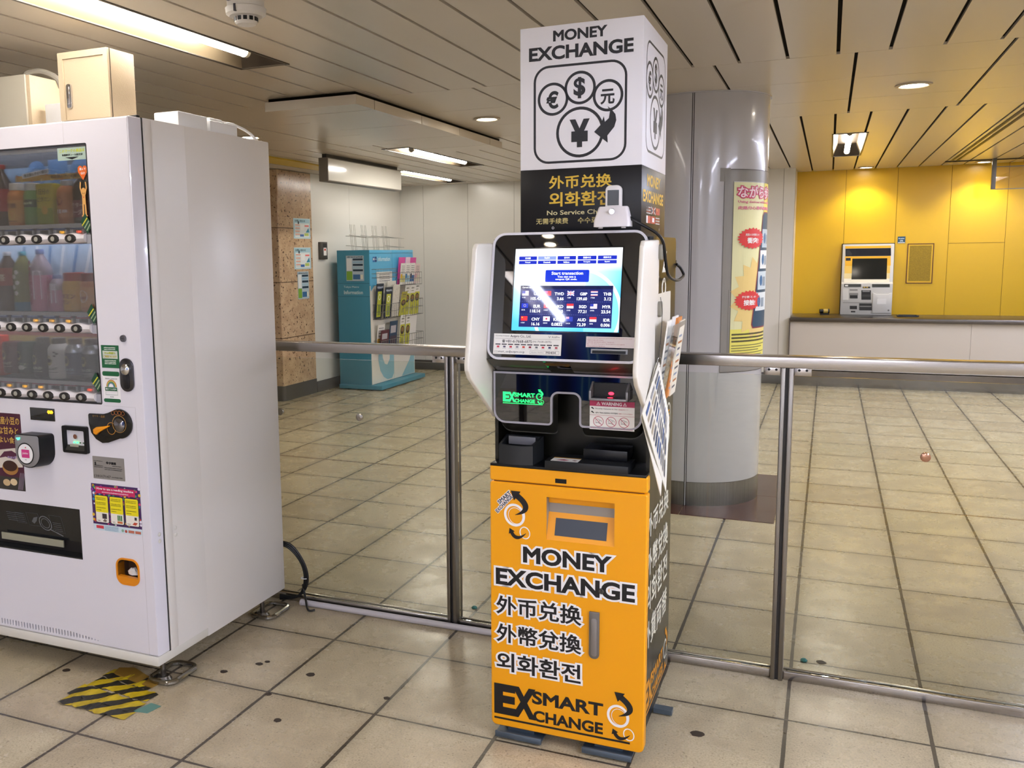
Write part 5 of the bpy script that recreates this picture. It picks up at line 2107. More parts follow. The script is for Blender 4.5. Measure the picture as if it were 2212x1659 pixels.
drink('jasmine_tea_bottle', 'pale green tea bottle with white flowers and blue base, middle row', -.552, z2_, pet(.034, .2), P('7a7a2a'), (.0, .03, P('2a7a9a'), .0346, lambda S: [S.disc(x, y, .009, P('ece8e0'), 1, n=5) for x, y in ((-.01, .08), (.006, .095), (-.006, .115), (.004, .13), (.0, .06))]), (.013, .186, .2, P('4aa8b8')))
CW = M('water_clear', 'b8a8b4', .08, coat=.6)
ev = lambda s: (lambda S: (S.text('evian', -.012 * s - .075 * s, .075 * s - .012 * s, .085 * s, .102 * s, P('b0305a'), .03, 2, rot=PI / 2, res=2), S.rect(.002 * s, .03 * s, .04 * s, .135 * s, P('e6e0ea'), 1)))
drink('water_bottle', 'tall pink water bottle with white label, middle row', -.472, z2_, pet(.038, .206), CW, (.0, .12, P('d98aa8'), .0386, ev(1)), (.014, .19, .206, P('7a90c8')))
drink('water_bottle', 'short pink water bottle beside the tall one, middle row', -.402, z2_, pet(.033, .12), CW, (.0, .07, P('d08aac'), .0336, ev(.68)), (.014, .105, .12, P('7a90c8')))
drink('vitamin_lemon_bottle', 'yellow vitamin lemon bottle with red cap, middle row', -.329, z2_, bcan(.037, .128), P('d8a01e'), (.006, .082, P('e0a81e'), .0375, lambda S: (S.text('ビタミン', -.033, .03, .042, .06, P('9a3a18'), .04, 2, res=1), S.text('レモン', -.033, .012, .024, .039, P('9a3a18'), .04, 2, res=1), S.rect(-.034, .02, .012, .021, P('4a7a34'), 1), S.rect(-.03, .01, .064, .07, P('2f6a34'), 1))), (.033, .085, .128, P('b8281e')))
drink('peach_juice_bottle', 'orange juice bottle with dark red cap, end of middle row', -.256, z2_, bcan(.035, .126), P('d8813a'), (.015, .08, P('e09a50'), .0355, lambda S: (S.disc(-.006, .05, .02, P('e8d4c4'), 1), S.scribble(-.02, .008, .04, .05, P('a8483a'), 2, 7))), (.031, .085, .126, P('8e1c1e')))
z3_ = 1.0145
drink('red_drink_carton', 'tall red drink carton at the window\'s cut edge, bottom row', -.697, z3_, None, P('c8351e'), (0, 0, None, None, lambda S: S.rect(-.03, .03, .0, .03, P('d06a2a'), 1)), None, box=(.036, .02, .14))


def coffee(S, w, main, sub='BLEND'):
    S.disc(-.012, .062, .014, P('b8a05a'), 1, ry=.017)
    S.disc(-.012, .062, .011, P('2a2622'), 2, ry=.007)
    S.text(sub, -.026, .02, .03, .039, P(main), .02, 1, res=1)
    S.scribble(-.024, .02, .022, .025, P(main), 1, 3, .3)


drink('coffee_can', 'short dark red coffee can with cream print, bottom row', -.626, z3_ + .012, can(.033, .107), P('5a2426'), (.02, .095, P('5a2426'), .0334, lambda S: coffee(S, 1, 'c8b49a', 'ROAST')))
drink('coffee_can', 'short green coffee can with a cup picture, bottom row', -.556, z3_ + .012, can(.033, .107), P('1f3a2c'), (.015, .095, P('1f3a2c'), .0334, lambda S: (coffee(S, 1, 'c8c4a0', 'カフェ'), S.disc(0, .022, .014, P('e0dcd4'), 3, ry=.008))))
drink('coffee_bottle_can', 'black coffee bottle can with silver shoulder, bottom row', -.486, z3_, bcan(.033, .137), P('221c1c'), (.006, .094, P('221c1c'), .0334, lambda S: coffee(S, 1, 'cfc6b4')), (.022, .105, .137, P('2a2624')))
drink('latte_bottle_can', 'white latte bottle can with coffee beans, bottom row', -.415, z3_, bcan(.036, .137), P('d9d4cc'), (.006, .098, P('d9d0c8'), .0364, lambda S: (coffee(S, 1, '3a2420', 'au LAIT'), [S.disc(x, y, .005, P('4a2a1e'), 1, ry=.003, n=10) for x, y in ((.012, .09), (.02, .085), (.012, .078))])), (.023, .105, .137, P('2a2624')))
drink('coffee_bottle_can', 'navy blue coffee bottle can with silver shoulder, bottom row', -.342, z3_, bcan(.034, .137), M('can_silver', 'b4b4b8', .25, .8), (.016, .09, P('1f2c50'), .0344, lambda S: coffee(S, 1, 'a8b0c8', 'BLACK')), (.022, .108, .137, P('3a2420')))
drink('coffee_bottle_can', 'black coffee bottle can with white foot, end of bottom row', -.269, z3_, bcan(.034, .137), M('can_silver', 'b4b4b8', .25, .8), (.022, .088, P('1c1a1a'), .0344, lambda S: coffee(S, 1, 'b8b4a8', 'BLACK')), (.022, .108, .137, P('3a2420')))

# ------------------------------------------------------------------ things on top of the vending machine
t = thing('electrical_cabinet', 'tall beige electrical cabinet with chrome latch on the vending machine', 'electrical box', vw(-.56, .3, 1.842), VYAW)
m = MB()
m.box(0, .225, .004, .13, .058, .29, b=.004)
m.build('cabinet_shell', BEIGE, t)
m = MB()
m.plate(rrect(0, .225, .058, .29, .004, 3), [[(.022, .06), (.205, .06), (.205, .268), (.022, .268)]], -.004, .004)
m.box(.222, .226, .0065, .0085, .058, .289, 1)
m.build('front_frame', [BEIGE, M('shadow_gap', '4a4034', .7)], t)
m = MB()
m.prism(rrect(.0235, .2035, .061, .2665, .002, 2), 'y', .0005, .004)
dr_ = m.build('cabinet_door', BEIGE, t)
m = MB()
m.prism(rrect(.034, .056, .098, .182, .008, 5), 'y', -.008, .001, bev=.003)
m.box(.04, .05, -.012, -.007, .112, .172, b=.003)
m.build('door_latch', CHROME, dr_)
for a in (.02, .165):
    for b in (.02, .09):
        m = MB()
        m.box(a, a + .04, b, b + .03, .0, .058)
        m.build('cabinet_foot', BLACK, t)
t = thing('junction_box', 'wide beige box with conduit on top behind the tall cabinet', 'electrical box', vw(-1.3, .46, 1.842), VYAW)
m = MB()
m.box(0, .425, .006, .27, 0, .275, b=.003)
m.build('box_shell', BEIGE, t)
m = MB()
m.box(-.002, .41, -.004, .005, 0, .276, b=.002)
m.build('box_lid', M('lid_grey_beige', 'b9b3a4', .4), t)
m = MB()
m.tube([(.345, .06, .27), (.35, .07, .296), (.39, .1, .305), (.425, .14, .285), (.43, .16, .25)], .012, 8)
m.build('conduit_hose', M('conduit_grey', '8a857c', .5), t)
t = thing('white_adapter', 'small white plug box between the two beige cabinets', 'adapter', vw(-.842, .5, 1.842), VYAW)
m = MB()
m.box(0, .08, 0, .05, 0, .166, b=.004)
m.build('adapter_case', WHITEC, t)
m = MB()
m.box(.076, .0815, .003, .047, .003, .163)
m.build('adapter_lid', M('adapter_lid', 'dcdcdc', .4), t)
t = thing('power_adapter', 'white power adapter block on the vending machine\'s side edge', 'adapter', vw(-.12, .26, 1.842), VYAW)
m = MB()
m.box(0, .1, 0, .155, 0, .05, b=.004)
m.build('adapter_case', WHITEC, t)
t = thing('power_strip', 'white power strip with plug and cord on the vending machine', 'power strip', vw(-.105, .43, 1.842), VYAW)
m = MB()
m.box(0, .085, 0, .16, 0, .042, b=.004)
m.build('strip_case', WHITEC, t)
m = MB()
m.box(.0, .084, .078, .081, -.0, .0425)
m.build('case_seam', M('case_grey', '9a9a9a', .5), t)
m = MB()
m.box(.03, .055, .04, .115, .0425, .058, b=.005)
m.cyl((.0425, .115, .05), (.0425, .145, .05), .006, n=10)
pg = m.build('plug', WHITEC, t)
m = MB()
m.tube([(.0425, .14, .05), (.05, .19, .05), (.065, .26, .03), (.075, .305, -.0), (.082, .318, -.0)], .0055, 8)
m.build('plug_cord', WHITEC, pg)
t = thing('black_hinge_block', 'black rubber block at the vending machine\'s top front corner', 'block', vw(-.02, .045, 1.842), VYAW)
m = MB()
m.box(-.06, .012, 0, .016, 0, .008, b=.002)
m.build('block_body', BLACK, t)

# cables and tape on the floor
t = thing('power_cable_loop', 'black power cable looped on floor behind the vending machine', 'cable', vw(.0, .80, 0), VYAW)
for k in range(3):
    m = MB()
    o_ = .006 * k
    m.tube([(-.09, -.01, .25 + o_), (-.01 + o_, .005, .24 + o_), (.045 + o_, .02, .17), (.052 + o_, .025, .09), (.02, .022, .03), (-.06, .012, .012 + .008 * k)], .0055, 8)
    m.build('cable_sheath', RUBBER, t)
m = MB()
m.tube([(.04, .03, .08), (.07, .0, .03), (.105, -.04, .006), (.13, -.03, .006)], .0045, 8)
m.build('cable_tail', RUBBER, t)
m = MB()
m.tube([(.052 + .014 * math.cos(a), .024 + .01 * math.sin(a), .11) for a in [2 * PI * i / 12 for i in range(13)]], .0018, 6, smooth=False)
m.build('cable_tie', WHITEC, t)


def stripe_mat():
    mm, nt, p = node_mat('hazard_tape')
    tc = nt.nodes.new('ShaderNodeTexCoord')
    sp = nt.nodes.new('ShaderNodeSeparateXYZ')
    nt.links.new(tc.outputs['Object'], sp.inputs[0])
    d_ = mth(nt, 'ADD', mth(nt, 'MULTIPLY', sp.outputs[0], -1), sp.outputs[1])
    fr_ = mth(nt, 'FRACT', mth(nt, 'DIVIDE', d_, .098))
    c = mixc(nt, mth(nt, 'GREATER_THAN', fr_, .5), L('2a2822'), L('c9ae1e'))
    nz = noise(nt, tc.outputs['Object'], 30, 4)
    c = mixc(nt, .55, c, ramp(nt, nz, [(.3, (.5, .45, .38)), (.65, (1, 1, 1))]), 'MULTIPLY')
    nt.links.new(c, p.inputs['Base Color'])
    p.inputs['Roughness'].default_value = .4
    return mm


HZ = stripe_mat()
t = thing('hazard_tape_patch', 'worn yellow and black striped tape patch on the tiled floor', 'tape', (-2.08, 2.13, 0))
r = random.Random(7)
for k, (x0, y0, x1, y1, wd_) in enumerate(((-.145, .125, .075, .10, .062), (-.14, .06, .125, .035, .065), (-.155, -.01, .13, -.035, .07), (-.14, -.075, .14, -.085, .06))):
    m = MB()
    n = 22
    lo_ = []
    d_ = Vector((x1 - x0, y1 - y0)).normalized()
    nn = Vector((-d_.y, d_.x))
    for i in range(n + 1):
        t_ = i / n
        c = Vector((x0 + (x1 - x0) * t_, y0 + (y1 - y0) * t_))
        wj = wd_ / 2 * r.uniform(.86, 1.08)
        z = .0012 + .001 * k + (.004 * max(0, math.sin(t_ * 19 + k * 2)) if 0 < i < n else 0)
        a, b = c + nn * wj, c - nn * wj * r.uniform(.85, 1.05)
        lo_.append([(a.x, a.y, z * r.uniform(.5, 1.2)), (c.x, c.y, z), (b.x, b.y, z * r.uniform(.3, 1.3))])
    m.loft(lo_, caps=False, close=False)
    m.build('tape_strip', HZ, t, smooth=0)
t = thing('brown_tape_strip', 'strip of dull brown tape along the vending machine\'s front foot', 'tape', (-2.1, 2.265, 0))
m = MB()
m.prism([(-.11, .03), (-.06, .05), (.10, -.01), (.095, -.045), (.0, -.03), (-.1, -.01)], 'z', .001, .004)
m.build('tape_strip', M('brown_tape', '8f6d2a', .5), t, smooth=0)
t = thing('teal_tape_scrap', 'small teal scrap stuck on floor beside the striped tape', 'tape', (-1.925, 2.105, 0))
m = MB()
m.prism([(-.03, -.03), (.022, -.022), (.032, .03), (-.012, .035)], 'z', .0005, .0015)
m.build('tape_scrap', M('teal_tape', '5f8a80', .4), t, smooth=0)
# chewing gum stains
for k, (x, y, r_) in enumerate(((-2.372, 2.216, .012), (-1.855, 2.41, .012), (-1.775, 2.505, .012), (-1.758, 2.53, .009), (-1.565, 2.502, .014), (-.303, 2.595, .018), (.028, 3.235, .014), (-1.62, 2.33, .01), (-1.5, 2.2, .012), (-1.25, 2.45, .01), (.3, 2.4, .012), (-2.42, 1.85, .012))):
    m = MB()
    rr_ = random.Random(k)
    m.prism([(r_ * 1.2 * math.cos(a) * rr_.uniform(.8, 1.1), r_ * math.sin(a) * rr_.uniform(.8, 1.1)) for a in [2 * PI * i / 14 for i in range(14)]], 'z', 0, .0009)
    o = m.build('floor_stain', M('gum_stain', '33271f', .6), None, smooth=0)
    o.location = (x, y, .0002)
    o['kind'] = 'structure'
for x, y, lb in ((-.027, 3.225, 'tiny teal crumb on the floor just beyond the glass near post'), (-1.255, 3.25, 'tiny teal crumb on the floor near the fence post by kiosk')):
    t = thing('teal_crumb', lb, 'scrap', (x, y, 0))
    m = MB()
    m.lathe([(0, 0), (.011, 0), (.012, .004), (.006, .009), (0, .01)], n=7)
    m.build('crumb', M('teal_crumb', '1f7f82', .5), t, smooth=0)

# ------------------------------------------------------------------ information rack at the far wall
RX, RY = -4.375, 8.39
R_ = thing('information_rack', 'blue leaflet cabinet with wire baskets standing against the far wall', 'rack', (RX, RY, 0))
m = MB()
m.box(-.38, 0, 0, 1.076, .055, 1.47, b=.003)
m.build('rack_cabinet', LBLUE, R_)
m = MB()
m.box(-.38, .13, -.02, 1.09, .012, .055, b=.003)
m.build('rack_plinth', LBLUE, R_)
m = MB()
for y0, y1 in ((.003, .532), (.536, 1.073)):
    m.box(0, .006, y0, y1, 1.435, 1.468, b=.001)
m.build('top_rail_trim', LBLUE2, R_)
m = MB()
m.box(0, .005, .003, .532, 1.1, 1.432)
m.box(0, .005, .536, 1.073, 1.1, 1.432)
m.build('header_panel', LBLUE2, R_, smooth=0)
WHR = M('rack_white_front', 'e6e2d8', .4)
for y0, y1 in ((.003, .532), (.536, 1.073)):
    m = MB()
    m.box(0, .006, y0, y1, .06, 1.098)
    m.cyl((.006, .5 if y0 < .1 else .57, .40), (.012, .5 if y0 < .1 else .57, .40), .009, n=12, mi=1)
    m.build('front_door', [WHR, CHROME], R_, smooth=0)
S = Sheet(.0006)
TE = P('8fbdc9')
sw = [(.16, .40), (.15, .30), (.19, .19), (.27, .11), (.36, .075), (.47, .075), (.52, .12), (.525, .20), (.525, .45), (.44, .52), (.43, .40), (.42, .29), (.36, .235), (.30, .25), (.255, .32), (.24, .42), (.22, .50)]
S.poly(sw[::-1], TE, 1)
S.poly([(.72, .065), (1.06, .065), (1.06, .50), (1.02, .38), (.93, .23)], TE, 1)
S.poly([(.01, 1.04), (.10, 1.10), (.01, 1.10)], P('5ab0da'), 1)
S.text('Information', .185, .48, 1.352, 1.398, P('cfeaf6'), .02, 1, res=2)
S.rr(.07, .115, 1.345, 1.4, .006, P('1f6fb4'), 1)
S.rr(.118, .16, 1.345, 1.4, .006, P('1c3f7c'), 1)
S.text('M', .077, .108, 1.362, 1.385, INKW, .04, 2, res=1)
S.text('Metro', .122, .156, 1.368, 1.38, INKW, .01, 2, res=1)
S.build('front_print', on_x(.0065), R_)
S = Sheet(.0006)
S.rect(-.378, -.002, 1.124, 1.128, P('24586a'), 1)
S.rect(-.378, -.002, .986, .99, P('24586a'), 1)
S.text('Tokyo Metro', -.305, -.125, 1.073, 1.1, P('bcd3d8'), .01, 1, res=2)
S.text('Information', -.305, -.08, 1.012, 1.052, P('bcd3d8'), .025, 1, res=2)
S.build('side_print', on_y(0), R_)
WIRE = M('wire_chrome', '8d8c88', .3, .8)


def basket(y0, y1, z0, z1, d=.1, n=9, lean=.0):
    m = MB()
    for z in (z0, (z0 + z1) / 2, z1):
        m.tube([(.008, y0, z), (d, y0, z), (d, y1, z), (.008, y1, z)], .0028, 6, smooth=False)
    for k in range(n + 1):
        y = y0 + (y1 - y0) * k / n
        m.tube([(.008, y, z0), (d, y, z0), (d, y, z1)], .002, 5, smooth=False)
    return m.build('wire_basket_mesh', WIRE, R_, smooth=0)


basket(.60, 1.10, 1.085, 1.22)
basket(.04, .52, 1.18, 1.27, .06, 14)
basket(.05, .52, .745, .90)
basket(.60, 1.12, .745, .92)
basket(.05, .52, .385, .52)
basket(.56, 1.12, .385, .54)
# open wire rack on top
t = thing('wire_leaflet_rack', 'empty chrome wire rack standing on top of blue leaflet cabinet', 'rack', (RX, RY, 1.47))
m = MB()
for z in (.03, .13):
    m.tube([(-.3, .06, z + .02), (-.06, .06, z), (-.06, .98, z), (-.3, .98, z + .02)], .003, 6, smooth=False)
for k in range(4):
    y = .1 + k * .25
    for q in (0, .075):
        m.tube([(-.25, y + q, 0), (-.27, y + q, .27), (-.27, y + q + .03, .27), (-.25, y + q + .03, 0)], .003, 6, smooth=False)
    m.tube([(-.06, y, 0), (-.06, y, .13), (-.28, y, .16)], .003, 6, smooth=False)
m.build('wire_mesh', M('wire_bright', 'b9b6ae', .3, .7), t, smooth=0)


def rack_leaf(label, y, z, w, h, d, draw, col=None, lean=-.1, group=None):
    return leaflet('leaflet', label, 'leaflet', (RX + d, RY + y, z), w, h, lean, PI / 2, [col] if col else None, group, .006, draw)


def bowl(S, w, h):
    S.rect(-w / 2, w / 2, 0, h * .72, P('c9c93a'), 1)
    S.disc(0, h * .55, w * .42, P('3a2a22'), 2, ry=h * .13)
    S.disc(0, h * .57, w * .3, P('8a6a3a'), 3, ry=h * .07)
    S.disc(.01, h * .22, w * .25, P('a9a84a'), 2, ry=h * .1)
    S.scribble(-w * .3, w * .3, h * .86, h * .92, P('6a6a5a'), 1, 3)
    S.scribble(-w * .3, w * .2, h * .78, h * .82, P('8a8a7a'), 1, 4)


def lines(c1, c2):
    def f(S, w, h):
        S.rect(-w / 2, w / 2, h * .12, h * .42, P(c1), 1)
        S.rect(-w / 2, -w * .1, h * .3, h * .5, P(c2), 2)
        for k in range(4):
            S.scribble(-w * .35, w * .35, h * (.58 + .09 * k), h * (.62 + .09 * k), P('6a6872'), 1, k)
    return f


z = 1.09
rack_leaf('pink card behind the leaflets in the top basket', .70, z, .16, .30, .02, None, 'e05aa8')
rack_leaf('pale pink card behind the top basket\'s middle leaflets', .86, z, .12, .30, .02, None, 'eac8dc')
rack_leaf('magenta card at the far end behind the top basket\'s leaflets', .99, z, .16, .295, .02, None, 'dc4fa4')
rack_leaf('white leaflet with yellow band, first in the top wire basket', .66, z, .115, .235, .06, lines('d8d48a', 'e0b83a'))
rack_leaf('white leaflet with pale blue band, second in top wire basket', .785, z, .115, .235, .06, lines('9ec8dc', '4a8ac0'))
rack_leaf('white leaflet with dark blue foot, third in top wire basket', .91, z, .115, .235, .06, lines('2a6aa8', '3a3a4a'))
rack_leaf('pale pink leaflet, last in the top wire basket', 1.035, z, .125, .225, .065, lines('e6dcc8', 'd8a8b0'), 'ead8d4')
rack_leaf('white notice sheet fixed on blue cabinet above the magazines', .33, 1.0, .36, .24, .012, lines('dcd8d0', 'c8c4bc'), lean=0)
def mag(S, w, h):
    S.rect(-w * .3, w * .3, h * .05, h * .78, P('c4cc4a'), 1)
    S.circle(0, h * .62, w * .2, .012, P('e8ecd0'), 2)
    S.rect(-w * .15, w * .2, h * .1, h * .4, P('8fa04a'), 2)
    S.scribble(-w * .4, w * .4, h * .86, h * .93, P('b8c4d8'), 1, 8)
rack_leaf('dark blue magazine standing behind another in the middle basket', .12, .75, .16, .37, .03, mag, '1f2c3e')
rack_leaf('dark blue magazine with lime cover art, front of middle basket', .245, .75, .17, .33, .075, mag, '1c2838')
def mapd(S, w, h):
    r = random.Random(3)
    for k in range(60):
        x, y = r.uniform(-.45, .4) * w, r.uniform(.05, .92) * h
        S.line([(x, y), (x + r.uniform(-.03, .03), y + r.uniform(-.03, .03))], .002, P('9a968c'), 1)
rack_leaf('grey white line map beside the dark magazines', .43, .76, .16, .34, .075, mapd, 'dcd9d0')
rack_leaf('tall pale sheet behind the line map', .40, .78, .2, .36, .03, mapd, 'e6e4dc')
rack_leaf('folded yellow food leaflet slumping beside the map', .60, .75, .13, .27, .07, bowl, 'b8b04a', lean=-.2)
rack_leaf('yellow leaflet with dark bowl, nearest the slumping one', .735, .75, .12, .335, .065, bowl)
rack_leaf('yellow leaflet with dark bowl, in the middle of three', .87, .75, .12, .335, .065, bowl)
rack_leaf('yellow leaflet with dark bowl, at the open end of three', .995, .75, .12, .35, .065, bowl)
def dark(S, w, h):
    S.rect(-w * .4, w * .4, h * .1, h * .5, P('4a3a4a'), 1)
    S.rect(-w * .4, w * .3, h * .6, h * .85, P('b8b4bc'), 1)
rack_leaf('dark red booklet in the low basket', .16, .39, .18, .24, .07, dark, '5a2430')
rack_leaf('white booklet with blue squares behind the dark red one', .14, .39, .16, .30, .03, lines('3a6aa8', 'd8a83a'))
rack_leaf('dark blue curled leaflet in the low basket', .40, .39, .18, .32, .05, dark, '22405e')
rack_leaf('yellow bowl leaflet in low basket beside the blue one', .61, .39, .11, .37, .055, bowl)
rack_leaf('yellow bowl leaflet in low basket beside the white sheet', .74, .39, .11, .37, .06, bowl)
rack_leaf('plain white sheet standing in the low basket\'s open end', .93, .39, .2, .36, .03, None)

# notices on the granite pillar and the card reader on the wall
def notice(S, y0, y1, z0, z1):
    w, h = y1 - y0, z1 - z0
    X = lambda t: y0 + w * t
    Z = lambda t: z0 + h * t
    S.rect(y0, y1, z0, z1, P('a9cfdc'), 1)
    S.rect(X(.05), X(.95), Z(.04), Z(.78), P('e4ebee'), 2)
    S.text('お問い合わせ', X(.06), X(.7), Z(.84), Z(.95), P('2a4a5a'), .03, 2, res=1)
    for k in range(4):
        S.rect(X(.08), X(.36), Z(.66 - k * .16), Z(.70 - k * .16), P('e08a6a'), 3)
        S.scribble(X(.08), X(.36), Z(.6 - k * .16), Z(.63 - k * .16), P('9aa4aa'), 3, k)
    S.rect(X(.66), X(.92), Z(.6), Z(.68), P('e87a7a'), 3)
    S.rect(X(.4), X(.62), Z(.4), Z(.7), P('f2f4f4'), 3)
    S.rect(X(.36), X(.6), Z(.08), Z(.2), P('3a6ab0'), 3)
    S.rect(X(.64), X(.9), Z(.12), Z(.26), P('b8cc6a'), 3)
    S.poly([(X(.72), Z(.3)), (X(.95), Z(.3)), (X(.9), Z(.55))], P('2f8aa8'), 3)
    S.disc(X(.28), Z(.8), w * .05, P('2a3a44'), 4, n=10)


for nm, lb, (y0, y1, z0, z1) in (('pillar_notice', 'pale blue notice stuck highest on the granite pillar', (7.735, 8.05, 1.59, 1.79)), ('pillar_notice', 'pale blue notice in the middle on the granite pillar', (7.73, 8.045, 1.287, 1.502))):
    t = thing(nm, lb, 'notice', (-4.8645, 0, 0))
    m = MB()
    m.box(0, .002, y0, y1, z0, z1)
    m.build('notice_sheet', P('d4e6ee'), t, smooth=0)
    S = Sheet(.0005)
    notice(S, y0 + .006, y1 - .006, z0 + .005, z1 - .005)
    S.build('notice_print', on_x(.002), t)


def route_card(S, x0, x1, z0, z1):
    w, h = x1 - x0, z1 - z0
    X = lambda t: x0 + w * t
    Z = lambda t: z0 + h * t
    S.rect(x0, x1, z0, z1, P('b4c6d2'), 1)
    S.rect(X(0), X(.34), Z(.02), Z(.38), P('7aa83a'), 2)
    S.rect(X(.02), X(.32), Z(.4), Z(.9), P('e2e6e8'), 2)
    for k, c in enumerate(('22384a', '8fb0c8', '22384a', 'a8c4d4', '22384a')):
        S.rect(X(.38), X(.97), Z(.82 - k * .11), Z(.9 - k * .11), P(c), 2)
    S.rect(X(.38), X(.8), Z(.05), Z(.25), P('3a6a9a'), 2)
    S.rect(X(.82), X(.96), Z(.06), Z(.24), P('e2e0d0'), 2)
    S.scribble(X(.05), X(.95), Z(.93), Z(.985), P('3a4a54'), 2, 3)


t = thing('pillar_notice', 'narrow blue and green notice stuck lowest on granite pillar', 'notice', (-4.8645, 0, 0))
m = MB()
m.box(0, .002, 7.78, 7.99, .988, 1.262)
m.build('notice_sheet', P('b4c6d2'), t, smooth=0)
S = Sheet(.0005)
route_card(S, 7.785, 7.985, .993, 1.257)
S.build('notice_print', on_x(.002), t)
t = thing('cabinet_notice', 'dark blue and green notice on the side of blue cabinet', 'notice', (RX, RY, 0))
m = MB()
m.box(-.27, -.06, -.004, 0, 1.15, 1.415)
m.build('notice_sheet', P('9ab0bc'), t, smooth=0)
S = Sheet(.0005)
route_card(S, -.265, -.065, 1.155, 1.41)
S.build('notice_print', on_y(-.004), t)
t = thing('wall_card_reader', 'dark card reader with white sticker on the wall beside pillar', 'card reader', (-4.87, 8.28, 1.47))
m = MB()
m.box(0, .03, -.07, .07, -.09, .09, b=.004)
m.build('reader_case', M('reader_bronze', '4a4640', .4), t)
S = Sheet(.0008)
S.rect(-.025, .055, .02, .075, P('17171a'), 1)
S.rect(-.015, .045, -.05, .03, PAPER, 2)
S.rect(-.005, .03, .0, .02, P('c8402e'), 3)
S.build('reader_print', on_x(.03), t)

# ------------------------------------------------------------------ poster on the column
t = thing('column_poster', 'cream and yellow warning poster with red bursts taped round the column', 'poster', (0, 0, 0))
S = Sheet(.0006)
S.rect(35.5, 132, .80, 1.772, P('e2dfae'), 1)
S.rect(35.5, 132, .80, .985, P('e9e06a'), 2)
S.rect(75, 132, 1.35, 1.772, P('ecdc5a'), 2)
burst = []
for k in range(36):
    a = 2 * PI * k / 36
    q = 1 if k % 2 else .8
    burst.append((70 + 36 * q * math.cos(a), 1.15 + .24 * q * math.sin(a)))
S.poly([p for p in burst], P('e8cc84'), 3)
S.text('ながら歩きは', 39.2, 110, 1.688, 1.752, P('f0d8de'), .02, 6, out=P('c83a66'), ow=.09)
S.text('Using devices while walking is dangerous', 39.5, 118, 1.658, 1.676, P('dc7a98'), .03, 5, res=1)
S.text('走路分心滑手機很危险', 39.5, 92, 1.627, 1.646, P('dc7a98'), .03, 5, res=1)
for (ca, cz, wa, hz_, t1, t2) in ((57, 1.475, 17.5, .058, '周囲のお客様との', '衝突!'), (55, 1.14, 17, .056, '列車との', '接触!')):
    b = []
    for k in range(44):
        a = 2 * PI * k / 44
        q = 1 if k % 2 else .85
        b.append((ca + wa * q * math.cos(a), cz + hz_ * q * math.sin(a)))
    S.poly(b, P('d83a3a'), 8)
    S.text(t1, ca - 9, ca + 9, cz + .012, cz + .026, INKW, .01, 9, res=1)
    S.text(t2, ca - 7, ca + 8, cz - .028, cz + .004, INKW, .03, 9, res=1)
S.poly([(73, 1.60), (76, 1.618), (110, 1.618), (112, 1.6), (98, .985), (60.5, .985), (58.5, 1.005)][::-1], P('8a3a4a'), 5)
S.poly([(74, 1.596), (77, 1.612), (108, 1.612), (110, 1.598), (96, .992), (61.5, .992), (59.8, 1.008)][::-1], P('2a4a62'), 6)
for k in range(4):
    z0 = 1.08 + k * .115
    a0 = 63.5 + k * 3
    S.rect(a0, a0 + 34, z0, z0 + .1, P(('d8e0e6', 'c4d2de', 'e2e6ea', 'b4c4d4')[k]), 7)
    S.disc(a0 + 6, z0 + .05, 3, P('3a6a9a'), 8, ry=.03, n=10)
    S.rect(a0 + 10, a0 + 18, z0 + .02, z0 + .07, P('8a9aaa'), 8)
for k, z in enumerate((.957, .938, .919)):
    S.scribble(37, 90, z - .006, z + .006, P('4a4636'), 3, k, .2)
for k in range(6):
    S.scribble(37, 88 - 8 * (k % 3), .892 - k * .014, .899 - k * .014, P('8a8456'), 3, k + 9, .2)
S.build('poster_print', on_col, t, cut=(30, 140, 2.5))
S = Sheet(.0009)
SL = M('sleeve_tape', '9a958a', .35, alpha=.55)
SE = M('sleeve_edge', '4a443a', .5, alpha=.8)
S.rect(27, 35.3, .752, 1.838, SL, 1)
S.rect(35.3, 136, 1.776, 1.838, SL, 1)
S.rect(35.3, 136, .752, .797, SL, 1)
for a, b, c, d in ((26.7, 27.2, .752, 1.84), (27, 136, 1.836, 1.840), (27, 136, .750, .754), (35, 35.5, .80, 1.775), (33, 33.3, .82, 1.2)):
    S.rect(a, b, c, d, SE, 2)
S.rect(23, 32, 1.775, 1.845, SL, 3)
S.build('clear_sleeve', on_col, t, cut=(20, 140, 2.5))

# ------------------------------------------------------------------ counter and ticket machine under the yellow wall
CT = thing('ticket_counter', 'long metal-edged counter running below the yellow wall', 'counter', (0, YB, 0))
m = MB()
m.box(-.351, XR, -.64, 0, .668, .715, b=.008)
m.build('counter_top', STEEL_D, CT)
m = MB()
xs = [-.349, 1.3, 3.2, XR]
for a, b in zip(xs, xs[1:]):
    m.box(a + .001, b - .001, -.60, -.56, .165, .668)
m.build('front_panel', M('counter_front', 'cbc3b8', .35), CT, smooth=0)
m = MB()
m.box(-.349, XR, -.63, -.56, .0, .16)
m.build('kick_plate', brushed('kick_steel', '77726c', .16, 0), CT, smooth=0)
m = MB()
m.box(-.36, -.349, -.635, 0, 0, .70)
m.build('end_trim', M('counter_end', '5a5048', .5), CT, smooth=0)

TM = thing('ticket_machine', 'grey and yellow ticket machine with dark screen set in yellow wall', 'ticket machine', (.128, YB, 0))
TD = .13
TW, TB, TT = .492, .716, 1.459


def q6(x, y):
    xl, xr_ = 583 - .0505 * (y - 197), 1045 - .046 * (y - 197)
    return (x - xl) / (xr_ - xl) * TW, TT - (y - 197) * (TT - TB - .012) / 653


